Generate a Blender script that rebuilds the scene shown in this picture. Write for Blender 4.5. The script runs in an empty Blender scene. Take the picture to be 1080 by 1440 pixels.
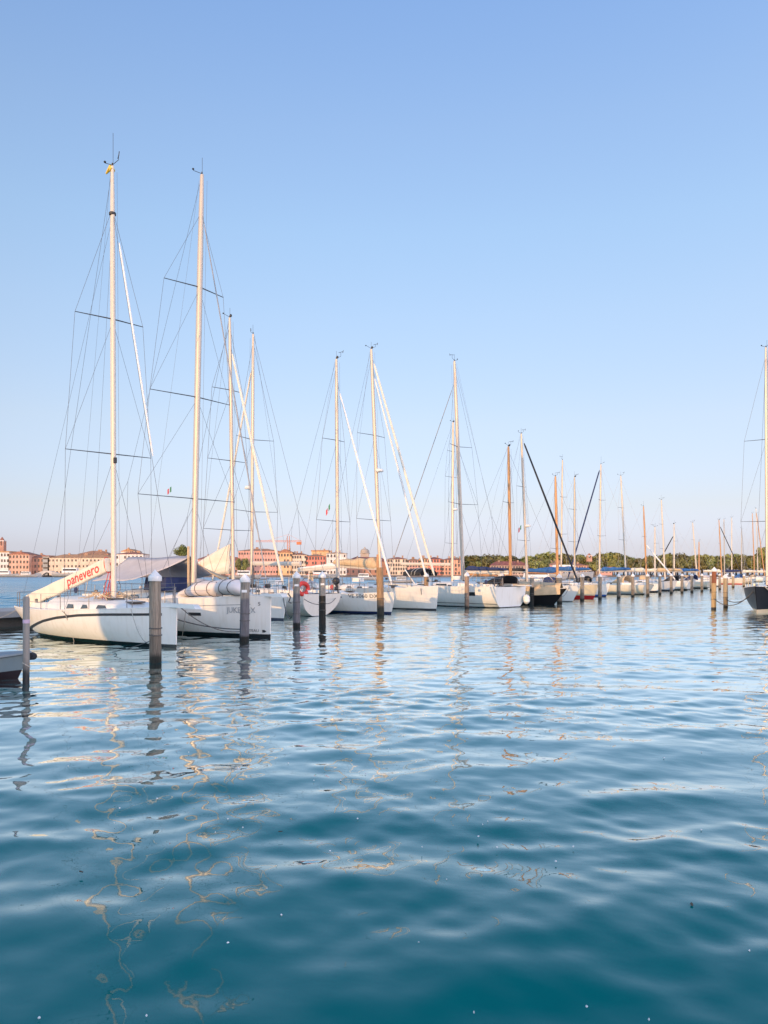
import bpy, math, random
import numpy as np
from mathutils import Vector, Matrix
random.seed(7)
sc = bpy.context.scene
COL = sc.collection
F = 1082.0; HX = 540.0; HY = 806.0; CZ = 2.4
sin, cos, pi = math.sin, math.cos, math.pi

def P(px, py, d):
    """point seen at photo pixel (px,py) at distance d along the view axis"""
    return Vector(((px - HX) / F * d, d, CZ + (HY - py) / F * d))

# ------------------------------------------------------------------ materials
def mat(name, col, rough=0.5, metal=0.0, var=0.12, scale=6.0, bump=0.0, stretch=(1, 1, 1), spec=0.5, island=False, coat=0.0):
    m = bpy.data.materials.new(name); m.use_nodes = True
    nt = m.node_tree; b = nt.nodes['Principled BSDF']
    tc = nt.nodes.new('ShaderNodeTexCoord'); mp = nt.nodes.new('ShaderNodeMapping')
    mp.inputs['Scale'].default_value = stretch
    nz = nt.nodes.new('ShaderNodeTexNoise'); nz.inputs['Scale'].default_value = scale; nz.inputs['Detail'].default_value = 5
    nt.links.new(tc.outputs['Object'], mp.inputs[0]); nt.links.new(mp.outputs[0], nz.inputs[0])
    cr = nt.nodes.new('ShaderNodeValToRGB')
    c = Vector(col[:3])
    lo = c * (1 - var); hi = c * (1 + var * 0.6)
    cr.color_ramp.elements[0].position = 0.3; cr.color_ramp.elements[1].position = 0.7
    cr.color_ramp.elements[0].color = (*lo, 1); cr.color_ramp.elements[1].color = (*[min(1, v) for v in hi], 1)
    nt.links.new(nz.outputs['Fac'], cr.inputs[0])
    out = cr.outputs[0]
    if island:
        oi = nt.nodes.new('ShaderNodeObjectInfo'); hs = nt.nodes.new('ShaderNodeHueSaturation')
        mr = nt.nodes.new('ShaderNodeMapRange'); mr.inputs[3].default_value = 0.7; mr.inputs[4].default_value = 1.35
        mh = nt.nodes.new('ShaderNodeMapRange'); mh.inputs[3].default_value = 0.475; mh.inputs[4].default_value = 0.525
        nt.links.new(oi.outputs['Random'], mr.inputs[0]); nt.links.new(oi.outputs['Random'], mh.inputs[0])
        nt.links.new(mr.outputs[0], hs.inputs['Value']); nt.links.new(mh.outputs[0], hs.inputs['Hue'])
        nt.links.new(out, hs.inputs['Color']); out = hs.outputs[0]
    nt.links.new(out, b.inputs['Base Color'])
    b.inputs['Roughness'].default_value = rough; b.inputs['Metallic'].default_value = metal
    b.inputs['Specular IOR Level'].default_value = spec; b.inputs['Coat Weight'].default_value = coat
    if bump:
        bn = nt.nodes.new('ShaderNodeBump'); bn.inputs['Distance'].default_value = bump; bn.inputs['Strength'].default_value = 0.8
        nt.links.new(nz.outputs['Fac'], bn.inputs['Height']); nt.links.new(bn.outputs[0], b.inputs['Normal'])
    return m

def banded(name, bands, rough=0.25, var=0.06, coat=0.0, edge=0.012, grime=0.5, grain=0.0):
    """hull / post paint in level bands: [(z_from, colour), ...] in the object's own height"""
    m = mat(name, (0.8, 0.8, 0.8), rough=rough, var=var, scale=1.2, coat=coat)
    nt = m.node_tree; b = nt.nodes['Principled BSDF']
    tc = nt.nodes.new('ShaderNodeTexCoord'); sx = nt.nodes.new('ShaderNodeSeparateXYZ')
    nt.links.new(tc.outputs['Object'], sx.inputs[0])
    n2 = nt.nodes.new('ShaderNodeTexNoise'); n2.inputs['Scale'].default_value = 2.5; n2.inputs['Detail'].default_value = 4
    nt.links.new(tc.outputs['Object'], n2.inputs[0])
    wob = nt.nodes.new('ShaderNodeMath'); wob.operation = 'MULTIPLY_ADD'; wob.inputs[1].default_value = edge * 2
    nt.links.new(n2.outputs['Fac'], wob.inputs[0]); nt.links.new(sx.outputs[2], wob.inputs[2])
    cur = None
    for z, c in bands:
        if cur is None:
            rgb = nt.nodes.new('ShaderNodeRGB'); rgb.outputs[0].default_value = (*c, 1); cur = rgb.outputs[0]; continue
        st = nt.nodes.new('ShaderNodeMapRange'); st.inputs[1].default_value = z; st.inputs[2].default_value = z + edge
        nt.links.new(wob.outputs[0], st.inputs[0])
        mx = nt.nodes.new('ShaderNodeMixRGB'); mx.inputs[2].default_value = (*c, 1)
        nt.links.new(st.outputs[0], mx.inputs[0]); nt.links.new(cur, mx.inputs[1]); cur = mx.outputs[0]
    # weathering: thin vertical runs of dirt
    mp = nt.nodes.new('ShaderNodeMapping'); mp.inputs['Scale'].default_value = (5, 5, 0.7)
    n3 = nt.nodes.new('ShaderNodeTexNoise'); n3.inputs['Scale'].default_value = 1.6; n3.inputs['Detail'].default_value = 6
    nt.links.new(tc.outputs['Object'], mp.inputs[0]); nt.links.new(mp.outputs[0], n3.inputs[0])
    mr = nt.nodes.new('ShaderNodeMapRange'); mr.inputs[1].default_value = 0.5; mr.inputs[2].default_value = 0.75
    mr.inputs[4].default_value = grime * 0.35
    nt.links.new(n3.outputs['Fac'], mr.inputs[0])
    mg = nt.nodes.new('ShaderNodeMixRGB'); mg.blend_type = 'MULTIPLY'; mg.inputs[2].default_value = (0.72, 0.66, 0.55, 1)
    nt.links.new(mr.outputs[0], mg.inputs[0]); nt.links.new(cur, mg.inputs[1])
    out = mg.outputs[0]
    if grain:
        gp = nt.nodes.new('ShaderNodeMapping'); gp.inputs['Scale'].default_value = (11, 11, 0.9); nt.links.new(tc.outputs['Object'], gp.inputs[0])
        gn = nt.nodes.new('ShaderNodeTexNoise'); gn.inputs['Scale'].default_value = 2.2; gn.inputs['Detail'].default_value = 8; gn.inputs['Roughness'].default_value = .65; nt.links.new(gp.outputs[0], gn.inputs[0])
        gr = nt.nodes.new('ShaderNodeMapRange'); gr.inputs[1].default_value = .32; gr.inputs[2].default_value = .68; gr.inputs[3].default_value = 1 - grain; gr.inputs[4].default_value = 1 + grain * .5
        nt.links.new(gn.outputs['Fac'], gr.inputs[0])
        gv = nt.nodes.new('ShaderNodeVectorMath'); gv.operation = 'SCALE'; nt.links.new(out, gv.inputs[0]); nt.links.new(gr.outputs[0], gv.inputs['Scale']); out = gv.outputs[0]
    nt.links.new(out, b.inputs['Base Color'])
    return m

WHITE = (0.77, 0.755, 0.71)
M = {}
M['gel'] = mat('gelcoat', (0.77, 0.755, 0.71), 0.35, var=0.08, scale=2)
M['deck'] = mat('deck_white', (0.68, 0.67, 0.65), 0.5, var=0.12, scale=3)
M['teak'] = mat('teak', (0.42, 0.29, 0.18), 0.6, var=0.25, scale=4, stretch=(1, 12, 1))
M['mastwhite'] = mat('mast_white', (0.62, 0.56, 0.48), 0.35, var=0.05)
M['alu'] = mat('mast_aluminium', (0.52, 0.46, 0.40), 0.42, metal=0.25, var=0.1, scale=3, stretch=(6, 6, 0.5))
M['alugrey'] = mat('mast_grey', (0.36, 0.34, 0.32), 0.4, metal=0.3, var=0.12)
M['wood'] = mat('varnished_spruce', (0.52, 0.26, 0.11), 0.3, var=0.25, scale=5, stretch=(6, 6, 0.4))
M['steel'] = mat('stainless', (0.19, 0.19, 0.20), 0.35, metal=0.5, var=0.1)
M['dark'] = mat('black_fitting', (0.025, 0.026, 0.03), 0.5, var=0.3)
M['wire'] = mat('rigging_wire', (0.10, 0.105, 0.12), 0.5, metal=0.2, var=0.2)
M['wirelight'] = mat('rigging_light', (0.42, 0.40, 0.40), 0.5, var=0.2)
M['spreader'] = mat('spreader_grey', (0.11, 0.12, 0.135), 0.5, var=0.15)
M['sail'] = mat('sail_cream', (0.76, 0.70, 0.58), 0.8, var=0.1, scale=3)
M['sailwhite'] = mat('sail_white', (0.80, 0.78, 0.74), 0.8, var=0.08, scale=3)
M['tan'] = mat('tan_canvas', (0.62, 0.45, 0.27), 0.85, var=0.18, scale=2, bump=0.02)
M['greytarp'] = mat('grey_tarpaulin', (0.50, 0.47, 0.47), 0.8, var=0.1, scale=2, bump=0.02)
M['navy'] = mat('navy_canvas', (0.025, 0.04, 0.12), 0.8, var=0.2)
M['blue'] = mat('blue_canvas', (0.03, 0.13, 0.36), 0.8, var=0.25, scale=3)
M['black'] = mat('black_canvas', (0.022, 0.023, 0.028), 0.8, var=0.3)
M['glass'] = mat('smoked_window', (0.03, 0.035, 0.04), 0.12, var=0.2)
M['red'] = mat('red_paint', (0.62, 0.05, 0.04), 0.5, var=0.12)
M['orange'] = mat('orange_rubber', (0.75, 0.10, 0.05), 0.5, var=0.15)
M['yellow'] = mat('yellow_crane', (0.78, 0.55, 0.06), 0.5, var=0.1)
M['rope'] = mat('rope', (0.46, 0.42, 0.36), 0.9, var=0.3, scale=30)
M['ropedark'] = mat('rope_dark', (0.12, 0.115, 0.11), 0.9, var=0.3, scale=30)
M['cap'] = mat('white_cap', (0.76, 0.76, 0.75), 0.5, var=0.12, scale=8)
M['plate'] = mat('number_plate', (0.78, 0.78, 0.76), 0.5, var=0.05)
M['lilac'] = mat('lilac_label', (0.55, 0.42, 0.55), 0.6, var=0.15, scale=20)
M['ink'] = mat('grey_lettering', (0.17, 0.17, 0.17), 0.5, var=0.1)
M['inkpale'] = mat('pale_lettering', (0.36, 0.37, 0.38), 0.5, var=0.25, scale=9)
M['green'] = mat('green_cloth', (0.04, 0.25, 0.08), 0.8, var=0.1)
M['whitecloth'] = mat('white_cloth', (0.75, 0.74, 0.72), 0.8, var=0.05)
M['redcloth'] = mat('red_cloth', (0.55, 0.05, 0.06), 0.8, var=0.1)
M['leaf'] = mat('leaves', (0.235, 0.225, 0.075), 0.7, var=0.5, scale=0.35, island=True, spec=0.2)
M['leafpale'] = mat('leaves_pale', (0.16, 0.18, 0.05), 0.7, var=0.4, scale=0.4, spec=0.2)
M['bark'] = mat('bark', (0.10, 0.075, 0.05), 0.9, var=0.3)
M['roof'] = mat('terracotta', (0.36, 0.16, 0.10), 0.8, var=0.3, scale=0.6, island=True)
M['window'] = mat('dark_window', (0.10, 0.075, 0.06), 0.3, var=0.4)
M['stone'] = mat('quay_stone', (0.34, 0.31, 0.27), 0.85, var=0.3, scale=0.8)
M['concrete'] = mat('concrete', (0.36, 0.35, 0.34), 0.85, var=0.25, scale=1.5, bump=0.02)
M['crane'] = mat('crane_orange', (0.60, 0.20, 0.08), 0.6, var=0.2)

# ------------------------------------------------------------------ mesh builder
class MB:
    def __init__(s): s.v = []; s.f = []; s.mi = []
    def add(s, vs, fs, mi=0):
        o = len(s.v); s.v += [tuple(v) for v in vs]
        for f in fs: s.f.append(tuple(i + o for i in f)); s.mi.append(mi)
        return s
    def box(s, c, size, mi=0, rot=None, taper=1.0):
        sx, sy, sz = size[0] / 2, size[1] / 2, size[2] / 2
        vs = []
        for z in (-1, 1):
            t = taper if z > 0 else 1
            for x, y in ((-1, -1), (1, -1), (1, 1), (-1, 1)): vs.append(Vector((x * sx * t, y * sy * t, z * sz)))
        if rot is not None: vs = [rot @ v for v in vs]
        vs = [v + Vector(c) for v in vs]
        return s.add(vs, [(0, 3, 2, 1), (4, 5, 6, 7), (0, 1, 5, 4), (1, 2, 6, 5), (2, 3, 7, 6), (3, 0, 4, 7)], mi)
    def tube(s, pts, r, n=6, mi=0, caps=True, squash=None):
        """tube along pts; r a number or one per point"""
        pts = [Vector(p) for p in pts]; N = len(pts)
        rs = r if isinstance(r, (list, tuple)) else [r] * N
        vs = []; up0 = None
        for i, p in enumerate(pts):
            d = (pts[min(i + 1, N - 1)] - pts[max(i - 1, 0)])
            d = d.normalized() if d.length > 1e-9 else Vector((0, 0, 1))
            a = Vector((0, 0, 1)) if abs(d.z) < 0.95 else Vector((1, 0, 0))
            if up0 is not None: a = up0
            x = a - d * a.dot(d)
            if x.length < 1e-6: x = Vector((0, 1, 0)) - d * d.y
            x.normalize(); y = d.cross(x); up0 = x
            for k in range(n):
                t = 2 * pi * k / n + pi / n
                q = squash or (1, 1)
                vs.append(p + x * cos(t) * rs[i] * q[0] + y * sin(t) * rs[i] * q[1])
        fs = []
        for i in range(N - 1):
            for k in range(n):
                a, b = i * n + k, i * n + (k + 1) % n
                fs.append((a, b, b + n, a + n))
        if caps: fs.append(tuple(range(n - 1, -1, -1))); fs.append(tuple((N - 1) * n + k for k in range(n)))
        return s.add(vs, fs, mi)
    def loft(s, rings, mi=0, closed=True, capa=True, capb=True):
        n = len(rings[0]); vs = [v for r in rings for v in r]; fs = []
        for i in range(len(rings) - 1):
            for k in range(n if closed else n - 1):
                a, b = i * n + k, i * n + (k + 1) % n
                fs.append((a, b, b + n, a + n))
        if capa: fs.append(tuple(range(n - 1, -1, -1)))
        if capb: fs.append(tuple((len(rings) - 1) * n + k for k in range(n)))
        return s.add(vs, fs, mi)
    def lathe(s, prof, c=(0, 0, 0), n=20, mi=0):
        c = Vector(c)
        rings = [[c + Vector((r * cos(2 * pi * k / n), r * sin(2 * pi * k / n), z)) for k in range(n)] for r, z in prof]
        return s.loft(rings, mi)
    def blob(s, c, size, n=10, m=7, mi=0, jit=0.0, rot=None):
        rings = []
        for i in range(m + 1):
            t = pi * i / m; ring = []
            for k in range(n):
                j = 1 + random.uniform(-jit, jit)
                v = Vector((sin(t) * cos(2 * pi * k / n) * size[0] * j, sin(t) * sin(2 * pi * k / n) * size[1] * j, -cos(t) * size[2] * j))
                if rot is not None: v = rot @ v
                ring.append(Vector(c) + v)
            rings.append(ring)
        return s.loft(rings, mi)
    def build(s, name, mats, parent=None, smooth=True, angle=35, loc=None):
        me = bpy.data.meshes.new(name); me.from_pydata(s.v, [], s.f)
        for m in (mats if isinstance(mats, (list, tuple)) else [mats]): me.materials.append(m)
        for p, i in zip(me.polygons, s.mi): p.material_index = i
        if smooth:
            me.polygons.foreach_set('use_smooth', [True] * len(me.polygons))
            try: me.set_sharp_from_angle(angle=math.radians(angle))
            except Exception: pass
        me.update()
        o = bpy.data.objects.new(name, me); COL.objects.link(o)
        if parent is not None: o.parent = parent
        if loc is not None: o.location = loc
        return o

def tag(o, label=None, cat=None, group=None, kind=None):
    if label: o['label'] = label
    if cat: o['category'] = cat
    if group: o['group'] = group
    if kind: o['kind'] = kind
    return o
def empty(name, loc=(0, 0, 0), rz=0.0, **k):
    o = bpy.data.objects.new(name, None); COL.objects.link(o); o.location = loc; o.rotation_euler = (0, 0, rz); o.empty_display_size = 0.3
    return tag(o, **k)
def copy_tree(o, parent=None):
    c = o.copy(); COL.objects.link(c)
    if parent is not None: c.parent = parent
    for ch in o.children: copy_tree(ch, c)
    return c
def wire(name, pts, r, m, parent, n=5): return MB().tube(pts, r, n).build(name, m, parent)

def text_mesh(body, size, shear=0.0):
    cu = bpy.data.curves.new('lettering', 'FONT'); cu.body = body; cu.size = size; cu.resolution_u = 2; cu.shear = shear
    cu.offset = size * 0.014
    o = bpy.data.objects.new('lettering', cu); COL.objects.link(o)
    dg = bpy.context.evaluated_depsgraph_get(); dg.update()
    me = o.evaluated_get(dg).to_mesh()
    vs = [v.co.copy() for v in me.vertices]; fs = [tuple(p.vertices) for p in me.polygons]
    o.evaluated_get(dg).to_mesh_clear(); bpy.data.objects.remove(o); bpy.data.curves.remove(cu)
    return vs, fs

# ------------------------------------------------------------------ world, sun, camera
GLOW = 1.45
SUN_AZ, SUN_EL = 45.0, 9.0          # degrees left of straight behind the camera; height
w = bpy.data.worlds.new('World'); sc.world = w; w.use_nodes = True
nt = w.node_tree; bg = nt.nodes['Background']
sky = nt.nodes.new('ShaderNodeTexSky'); sky.sky_type = 'NISHITA'; sky.sun_disc = False
sky.sun_elevation = math.radians(SUN_EL); sky.sun_rotation = math.radians(180 - SUN_AZ)
sky.air_density = 1.0; sky.dust_density = 0.5; sky.ozone_density = 3.0
tc = nt.nodes.new('ShaderNodeTexCoord'); sx = nt.nodes.new('ShaderNodeSeparateXYZ'); nt.links.new(tc.outputs['Generated'], sx.inputs[0])
ramp = nt.nodes.new('ShaderNodeValToRGB'); nt.links.new(sx.outputs[2], ramp.inputs[0])
TINT = [(0.0, (0.70, 0.72, 1.32)), (0.015, (0.72, 0.715, 1.28)), (0.033, (0.755, 0.66, 1.03)), (0.084, (1.03, 0.735, 0.79)), (0.187, (1.46, 0.965, 0.84)),
        (0.313, (1.73, 1.21, 1.02)), (0.403, (1.84, 1.36, 1.15)), (0.50, (1.88, 1.42, 1.26)), (0.60, (1.80, 1.46, 1.40)), (1.0, (1.6, 1.45, 1.45))]
el = ramp.color_ramp.elements
while len(el) < len(TINT): el.new(0.5)
for e, (p, c) in zip(el, TINT): e.position = p; e.color = (*[v / 2 for v in c], 1)
mul = nt.nodes.new('ShaderNodeVectorMath'); mul.operation = 'MULTIPLY'
sca = nt.nodes.new('ShaderNodeVectorMath'); sca.operation = 'SCALE'; sca.inputs['Scale'].default_value = 2.0 * 1.32
nt.links.new(sky.outputs[0], mul.inputs[0]); nt.links.new(ramp.outputs[0], mul.inputs[1]); nt.links.new(mul.outputs[0], sca.inputs[0])
dt = nt.nodes.new('ShaderNodeVectorMath'); dt.operation = 'DOT_PRODUCT'; dt.inputs[1].default_value = (-sin(math.radians(SUN_AZ)), -cos(math.radians(SUN_AZ)), 0.0)
nt.links.new(tc.outputs['Generated'], dt.inputs[0])
gl = nt.nodes.new('ShaderNodeMapRange'); gl.interpolation_type = 'SMOOTHSTEP'; gl.inputs[1].default_value = 0.0; gl.inputs[2].default_value = 0.9; gl.inputs[3].default_value = 0.0; gl.inputs[4].default_value = GLOW
nt.links.new(dt.outputs['Value'], gl.inputs[0])
lat = nt.nodes.new('ShaderNodeMapRange'); lat.inputs[1].default_value = -0.5; lat.inputs[2].default_value = 0.5; lat.inputs[3].default_value = 0.66; lat.inputs[4].default_value = 1.30
nt.links.new(sx.outputs[0], lat.inputs[0])
gv = nt.nodes.new('ShaderNodeVectorMath'); gv.operation = 'SCALE'; gv.inputs[0].default_value = (1.14, 1.0, 0.81); nt.links.new(gl.outputs[0], gv.inputs['Scale'])
sm = nt.nodes.new('ShaderNodeVectorMath'); sm.operation = 'ADD'; nt.links.new(lat.outputs[0], sm.inputs[0]); nt.links.new(gv.outputs[0], sm.inputs[1])
sc2 = nt.nodes.new('ShaderNodeVectorMath'); sc2.operation = 'MULTIPLY'; nt.links.new(sca.outputs[0], sc2.inputs[0]); nt.links.new(sm.outputs[0], sc2.inputs[1])
nt.links.new(sc2.outputs[0], bg.inputs[0]); bg.inputs[1].default_value = 0.15
sd = bpy.data.lights.new('sun', 'SUN'); sd.energy = 2.3; sd.angle = math.radians(0.4); sd.color = (1.0, 0.57, 0.22)
so = bpy.data.objects.new('sun', sd); COL.objects.link(so)
a = math.radians(SUN_AZ); e_ = math.radians(SUN_EL)
tosun = Vector((-sin(a) * cos(e_), -cos(a) * cos(e_), sin(e_)))
so.rotation_euler = tosun.to_track_quat('Z', 'Y').to_euler(); so.location = tosun * 200
cd = bpy.data.cameras.new('camera'); cam = bpy.data.objects.new('camera', cd); COL.objects.link(cam); sc.camera = cam
cam.location = (0, 0, CZ); cam.rotation_euler = (pi / 2, 0, 0)
cd.sensor_fit = 'VERTICAL'; cd.sensor_height = 36; cd.lens = 36 * F / 1440; cd.shift_y = 86 / 1440; cd.clip_end = 6000; cd.clip_start = 0.05
sc.view_settings.view_transform = 'Standard'; sc.view_settings.look = 'None'; sc.view_settings.exposure = 0.63; sc.view_settings.gamma = 1
sc.view_settings.use_curve_mapping = False

# ------------------------------------------------------------------ water
BODY = (0.0003, 0.148, 0.140, 1)
def water():
    m = bpy.data.materials.new('lagoon_water'); m.use_nodes = True; nt = m.node_tree; b = nt.nodes['Principled BSDF']
    L = nt.links.new
    tc = nt.nodes.new('ShaderNodeTexCoord')
    def math_(op, a_, b_=None, c_=None):
        n = nt.nodes.new('ShaderNodeMath'); n.operation = op
        for i, q in enumerate((a_, b_, c_)):
            if q is None: continue
            if isinstance(q, (int, float)): n.inputs[i].default_value = q
            else: L(q, n.inputs[i])
        return n.outputs[0]
    def noise(scale, stretch, rot, detail=1.0, rough=0.45, dist=0.0, off=(0, 0, 0)):
        mp = nt.nodes.new('ShaderNodeMapping'); mp.vector_type = 'POINT'
        mp.inputs['Rotation'].default_value = (0, 0, math.radians(rot)); mp.inputs['Scale'].default_value = (stretch, 1, 1); mp.inputs['Location'].default_value = off
        n = nt.nodes.new('ShaderNodeTexNoise'); n.inputs['Scale'].default_value = scale; n.inputs['Detail'].default_value = detail
        n.inputs['Roughness'].default_value = rough; n.inputs['Distortion'].default_value = dist
        mp0 = nt.nodes.new('ShaderNodeMapping'); mp0.inputs['Rotation'].default_value = (0, 0, math.radians(rot))
        L(tc.outputs['Object'], mp0.inputs[0])
        mp.inputs['Rotation'].default_value = (0, 0, 0); L(mp0.outputs[0], mp.inputs[0]); L(mp.outputs[0], n.inputs[0])
        return n.outputs['Fac']
    tiny = noise(9.0, 0.7, 22, 1.5, off=(6, 2, 0))
    patch = noise(0.11, 0.45, 6, 2.0)
    pm = nt.nodes.new('ShaderNodeMapRange'); L(patch, pm.inputs[0]); pm.inputs[1].default_value = 0.38; pm.inputs[2].default_value = 0.64; pm.inputs[3].default_value = 0.45; pm.inputs[4].default_value = 1.25
    # open lagoon beyond the moorings is choppier
    sx = nt.nodes.new('ShaderNodeSeparateXYZ'); L(tc.outputs['Object'], sx.inputs[0])
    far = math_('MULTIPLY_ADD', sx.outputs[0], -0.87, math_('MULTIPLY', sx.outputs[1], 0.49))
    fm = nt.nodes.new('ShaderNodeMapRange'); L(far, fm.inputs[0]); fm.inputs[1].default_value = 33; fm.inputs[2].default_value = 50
    chop = noise(0.9, 0.5, 5, 3.0, off=(9, 1, 0))
    roll = noise(0.10, 0.35, -4, 2.0, off=(2, 1, 0))
    # only what is finer than the modelled waves: faint capillaries near, wind ripple farther off
    rip = noise(2.6, 0.5, -6, 2.0, off=(4, 4, 0)); rm = nt.nodes.new('ShaderNodeMapRange'); L(sx.outputs[1], rm.inputs[0]); rm.inputs[1].default_value = 14; rm.inputs[2].default_value = 48; rm.inputs[3].default_value = 0.0; rm.inputs[4].default_value = 0.075
    h = math_('MULTIPLY', math_('MULTIPLY', tiny, 0.0019), pm.outputs[0])
    h = math_('MULTIPLY_ADD', math_('MULTIPLY', rip, pm.outputs[0]), rm.outputs[0], h)
    h = math_('MULTIPLY_ADD', math_('MULTIPLY_ADD', roll, 2.2, math_('MULTIPLY', chop, 0.22)), fm.outputs[0], h)
    bn = nt.nodes.new('ShaderNodeBump'); bn.inputs['Strength'].default_value = 1.0; bn.inputs['Distance'].default_value = 1.0
    L(h, bn.inputs['Height'])
    nt.nodes.remove(b)
    out = [n for n in nt.nodes if n.type == 'OUTPUT_MATERIAL'][0]
    fr = nt.nodes.new('ShaderNodeFresnel'); fr.inputs['IOR'].default_value = 1.333; L(bn.outputs[0], fr.inputs['Normal'])
    fmap = nt.nodes.new('ShaderNodeMapRange'); L(fr.outputs[0], fmap.inputs[0]); fmap.inputs[1].default_value = 0.042; fmap.inputs[2].default_value = 0.44; fmap.inputs[3].default_value = 0.008; fmap.inputs[4].default_value = 1.0
    df = nt.nodes.new('ShaderNodeBsdfDiffuse'); df.inputs['Color'].default_value = BODY
    gs = nt.nodes.new('ShaderNodeBsdfGlossy'); gs.inputs['Color'].default_value = (.885, .97, .985, 1); L(bn.outputs[0], gs.inputs['Normal'])
    fac = math_('MULTIPLY', fmap.outputs[0], math_('MULTIPLY_ADD', fm.outputs[0], -0.38, 1.0))
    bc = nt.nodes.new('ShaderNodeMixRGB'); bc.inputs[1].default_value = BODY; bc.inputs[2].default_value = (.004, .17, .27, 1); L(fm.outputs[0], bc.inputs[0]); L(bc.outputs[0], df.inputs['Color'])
    ro = nt.nodes.new('ShaderNodeMapRange'); L(fm.outputs[0], ro.inputs[0]); ro.inputs[3].default_value = 0.0; ro.inputs[4].default_value = 0.05; rn = nt.nodes.new('ShaderNodeMapRange'); L(sx.outputs[1], rn.inputs[0]); rn.inputs[1].default_value = 10; rn.inputs[2].default_value = 45; rn.inputs[3].default_value = 0.012; rn.inputs[4].default_value = 0.085; rf = nt.nodes.new('ShaderNodeMapRange'); L(sx.outputs[1], rf.inputs[0]); rf.inputs[1].default_value = 100; rf.inputs[2].default_value = 260; rf.inputs[4].default_value = 0.16; L(math_('ADD', math_('ADD', ro.outputs[0], rf.outputs[0]), rn.outputs[0]), gs.inputs['Roughness'])
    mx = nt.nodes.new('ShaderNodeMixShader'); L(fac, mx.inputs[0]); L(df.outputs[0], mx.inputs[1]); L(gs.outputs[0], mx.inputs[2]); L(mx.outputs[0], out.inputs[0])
    # modelled waves: many small sine trains, finest near the quay
    rng = np.random.default_rng(5)
    comps = []
    for lo, hi, n, slope, spread in ((2.0, 4.2, 10, .017, 22), (1.0, 2.0, 16, .031, 28), (.5, 1.0, 24, .045, 40), (.24, .5, 30, .039, 65)):
        for i in range(n):
            lam = lo * (hi / lo) ** rng.random(); th = math.radians(-78 + rng.normal() * spread)
            comps.append((lam, th, rng.random() * 2 * pi, slope * math.sqrt(2.0 / n) * lam / (2 * pi)))
    def height(X, Y, cell):
        Z = np.zeros_like(X)
        pat = .78 + .30 * np.sin(.31 * X + .52 * Y + 1.0) * np.sin(.19 * X - .33 * Y) + .22 * np.sin(.83 * Y + .21 * X + 2)
        lc = np.interp(Y, [0, 14, 20, 30, 46, 60, 112], [.20, .22, .34, .42, .75, 1.1, 1.4])
        fade = np.interp(Y, [70, 110], [1, 0]) * np.interp(np.abs(X), [55, 60], [1, 0])
        fr_ = np.clip((-.87 * X + .49 * Y - 34) / 16, 0, 1); boost = fr_ * fr_ * (3 - 2 * fr_)
        for lam, th, ph, amp in comps:
            wgt = np.clip((lam / np.maximum(lc, cell * 4.5) - 1) / .4, 0, 1)
            if not wgt.any(): continue
            k = 2 * pi / lam; q = k * (cos(th) * X + sin(th) * Y) + ph
            m_ = (pat if lam < 1.2 else 1.0) * (1 + boost * (1.9 if lam > .9 else .6))
            Z += amp * m_ * wgt * (np.cos(q) + .12 * np.cos(2 * q))
        return Z * fade
    V = []; Fq = []; base = 0
    def grid(x0, x1, y0, y1, cell):
        nonlocal base
        nx, ny = max(2, int(round((x1 - x0) / cell)) + 1), max(2, int(round((y1 - y0) / cell)) + 1)
        X, Y = np.meshgrid(np.linspace(x0, x1, nx), np.linspace(y0, y1, ny)); Z = height(X, Y, cell)
        V.append(np.stack([X, Y, Z], -1).reshape(-1, 3))
        idx = (np.arange(ny - 1)[:, None] * nx + np.arange(nx - 1)[None, :]).reshape(-1) + base
        Fq.append(np.stack([idx, idx + 1, idx + nx + 1, idx + nx], -1)); base += nx * ny
    grid(-13, 13, 1.2, 20, .042); grid(-26, 30, 20, 46, .085); grid(-60, 60, 46, 112, .24)
    grid(-60, -13, 1.2, 20, .35); grid(13, 60, 1.2, 20, .35); grid(-60, -26, 20, 46, .3); grid(30, 60, 20, 46, .3)
    for x0, x1, y0, y1 in ((-3500, 3500, -800, 1.2), (-3500, 3500, 112, 3500), (-3500, -60, 1.2, 112), (60, 3500, 1.2, 112)): grid(x0, x1, y0, y1, 1e5)
    V = np.concatenate(V); Fq = np.concatenate(Fq).astype(np.int32)
    me = bpy.data.meshes.new('water'); me.vertices.add(len(V)); me.vertices.foreach_set('co', V.astype(np.float32).ravel())
    me.loops.add(Fq.size); me.loops.foreach_set('vertex_index', Fq.ravel()); me.polygons.add(len(Fq))
    me.polygons.foreach_set('loop_start', np.arange(0, Fq.size, 4, dtype=np.int32)); me.polygons.foreach_set('loop_total', np.full(len(Fq), 4, np.int32))
    me.polygons.foreach_set('use_smooth', np.ones(len(Fq), bool)); me.materials.append(m); me.update(calc_edges=True); me.validate()
    o = bpy.data.objects.new('water', me); COL.objects.link(o)
    tag(o, kind='structure')
water()

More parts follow.
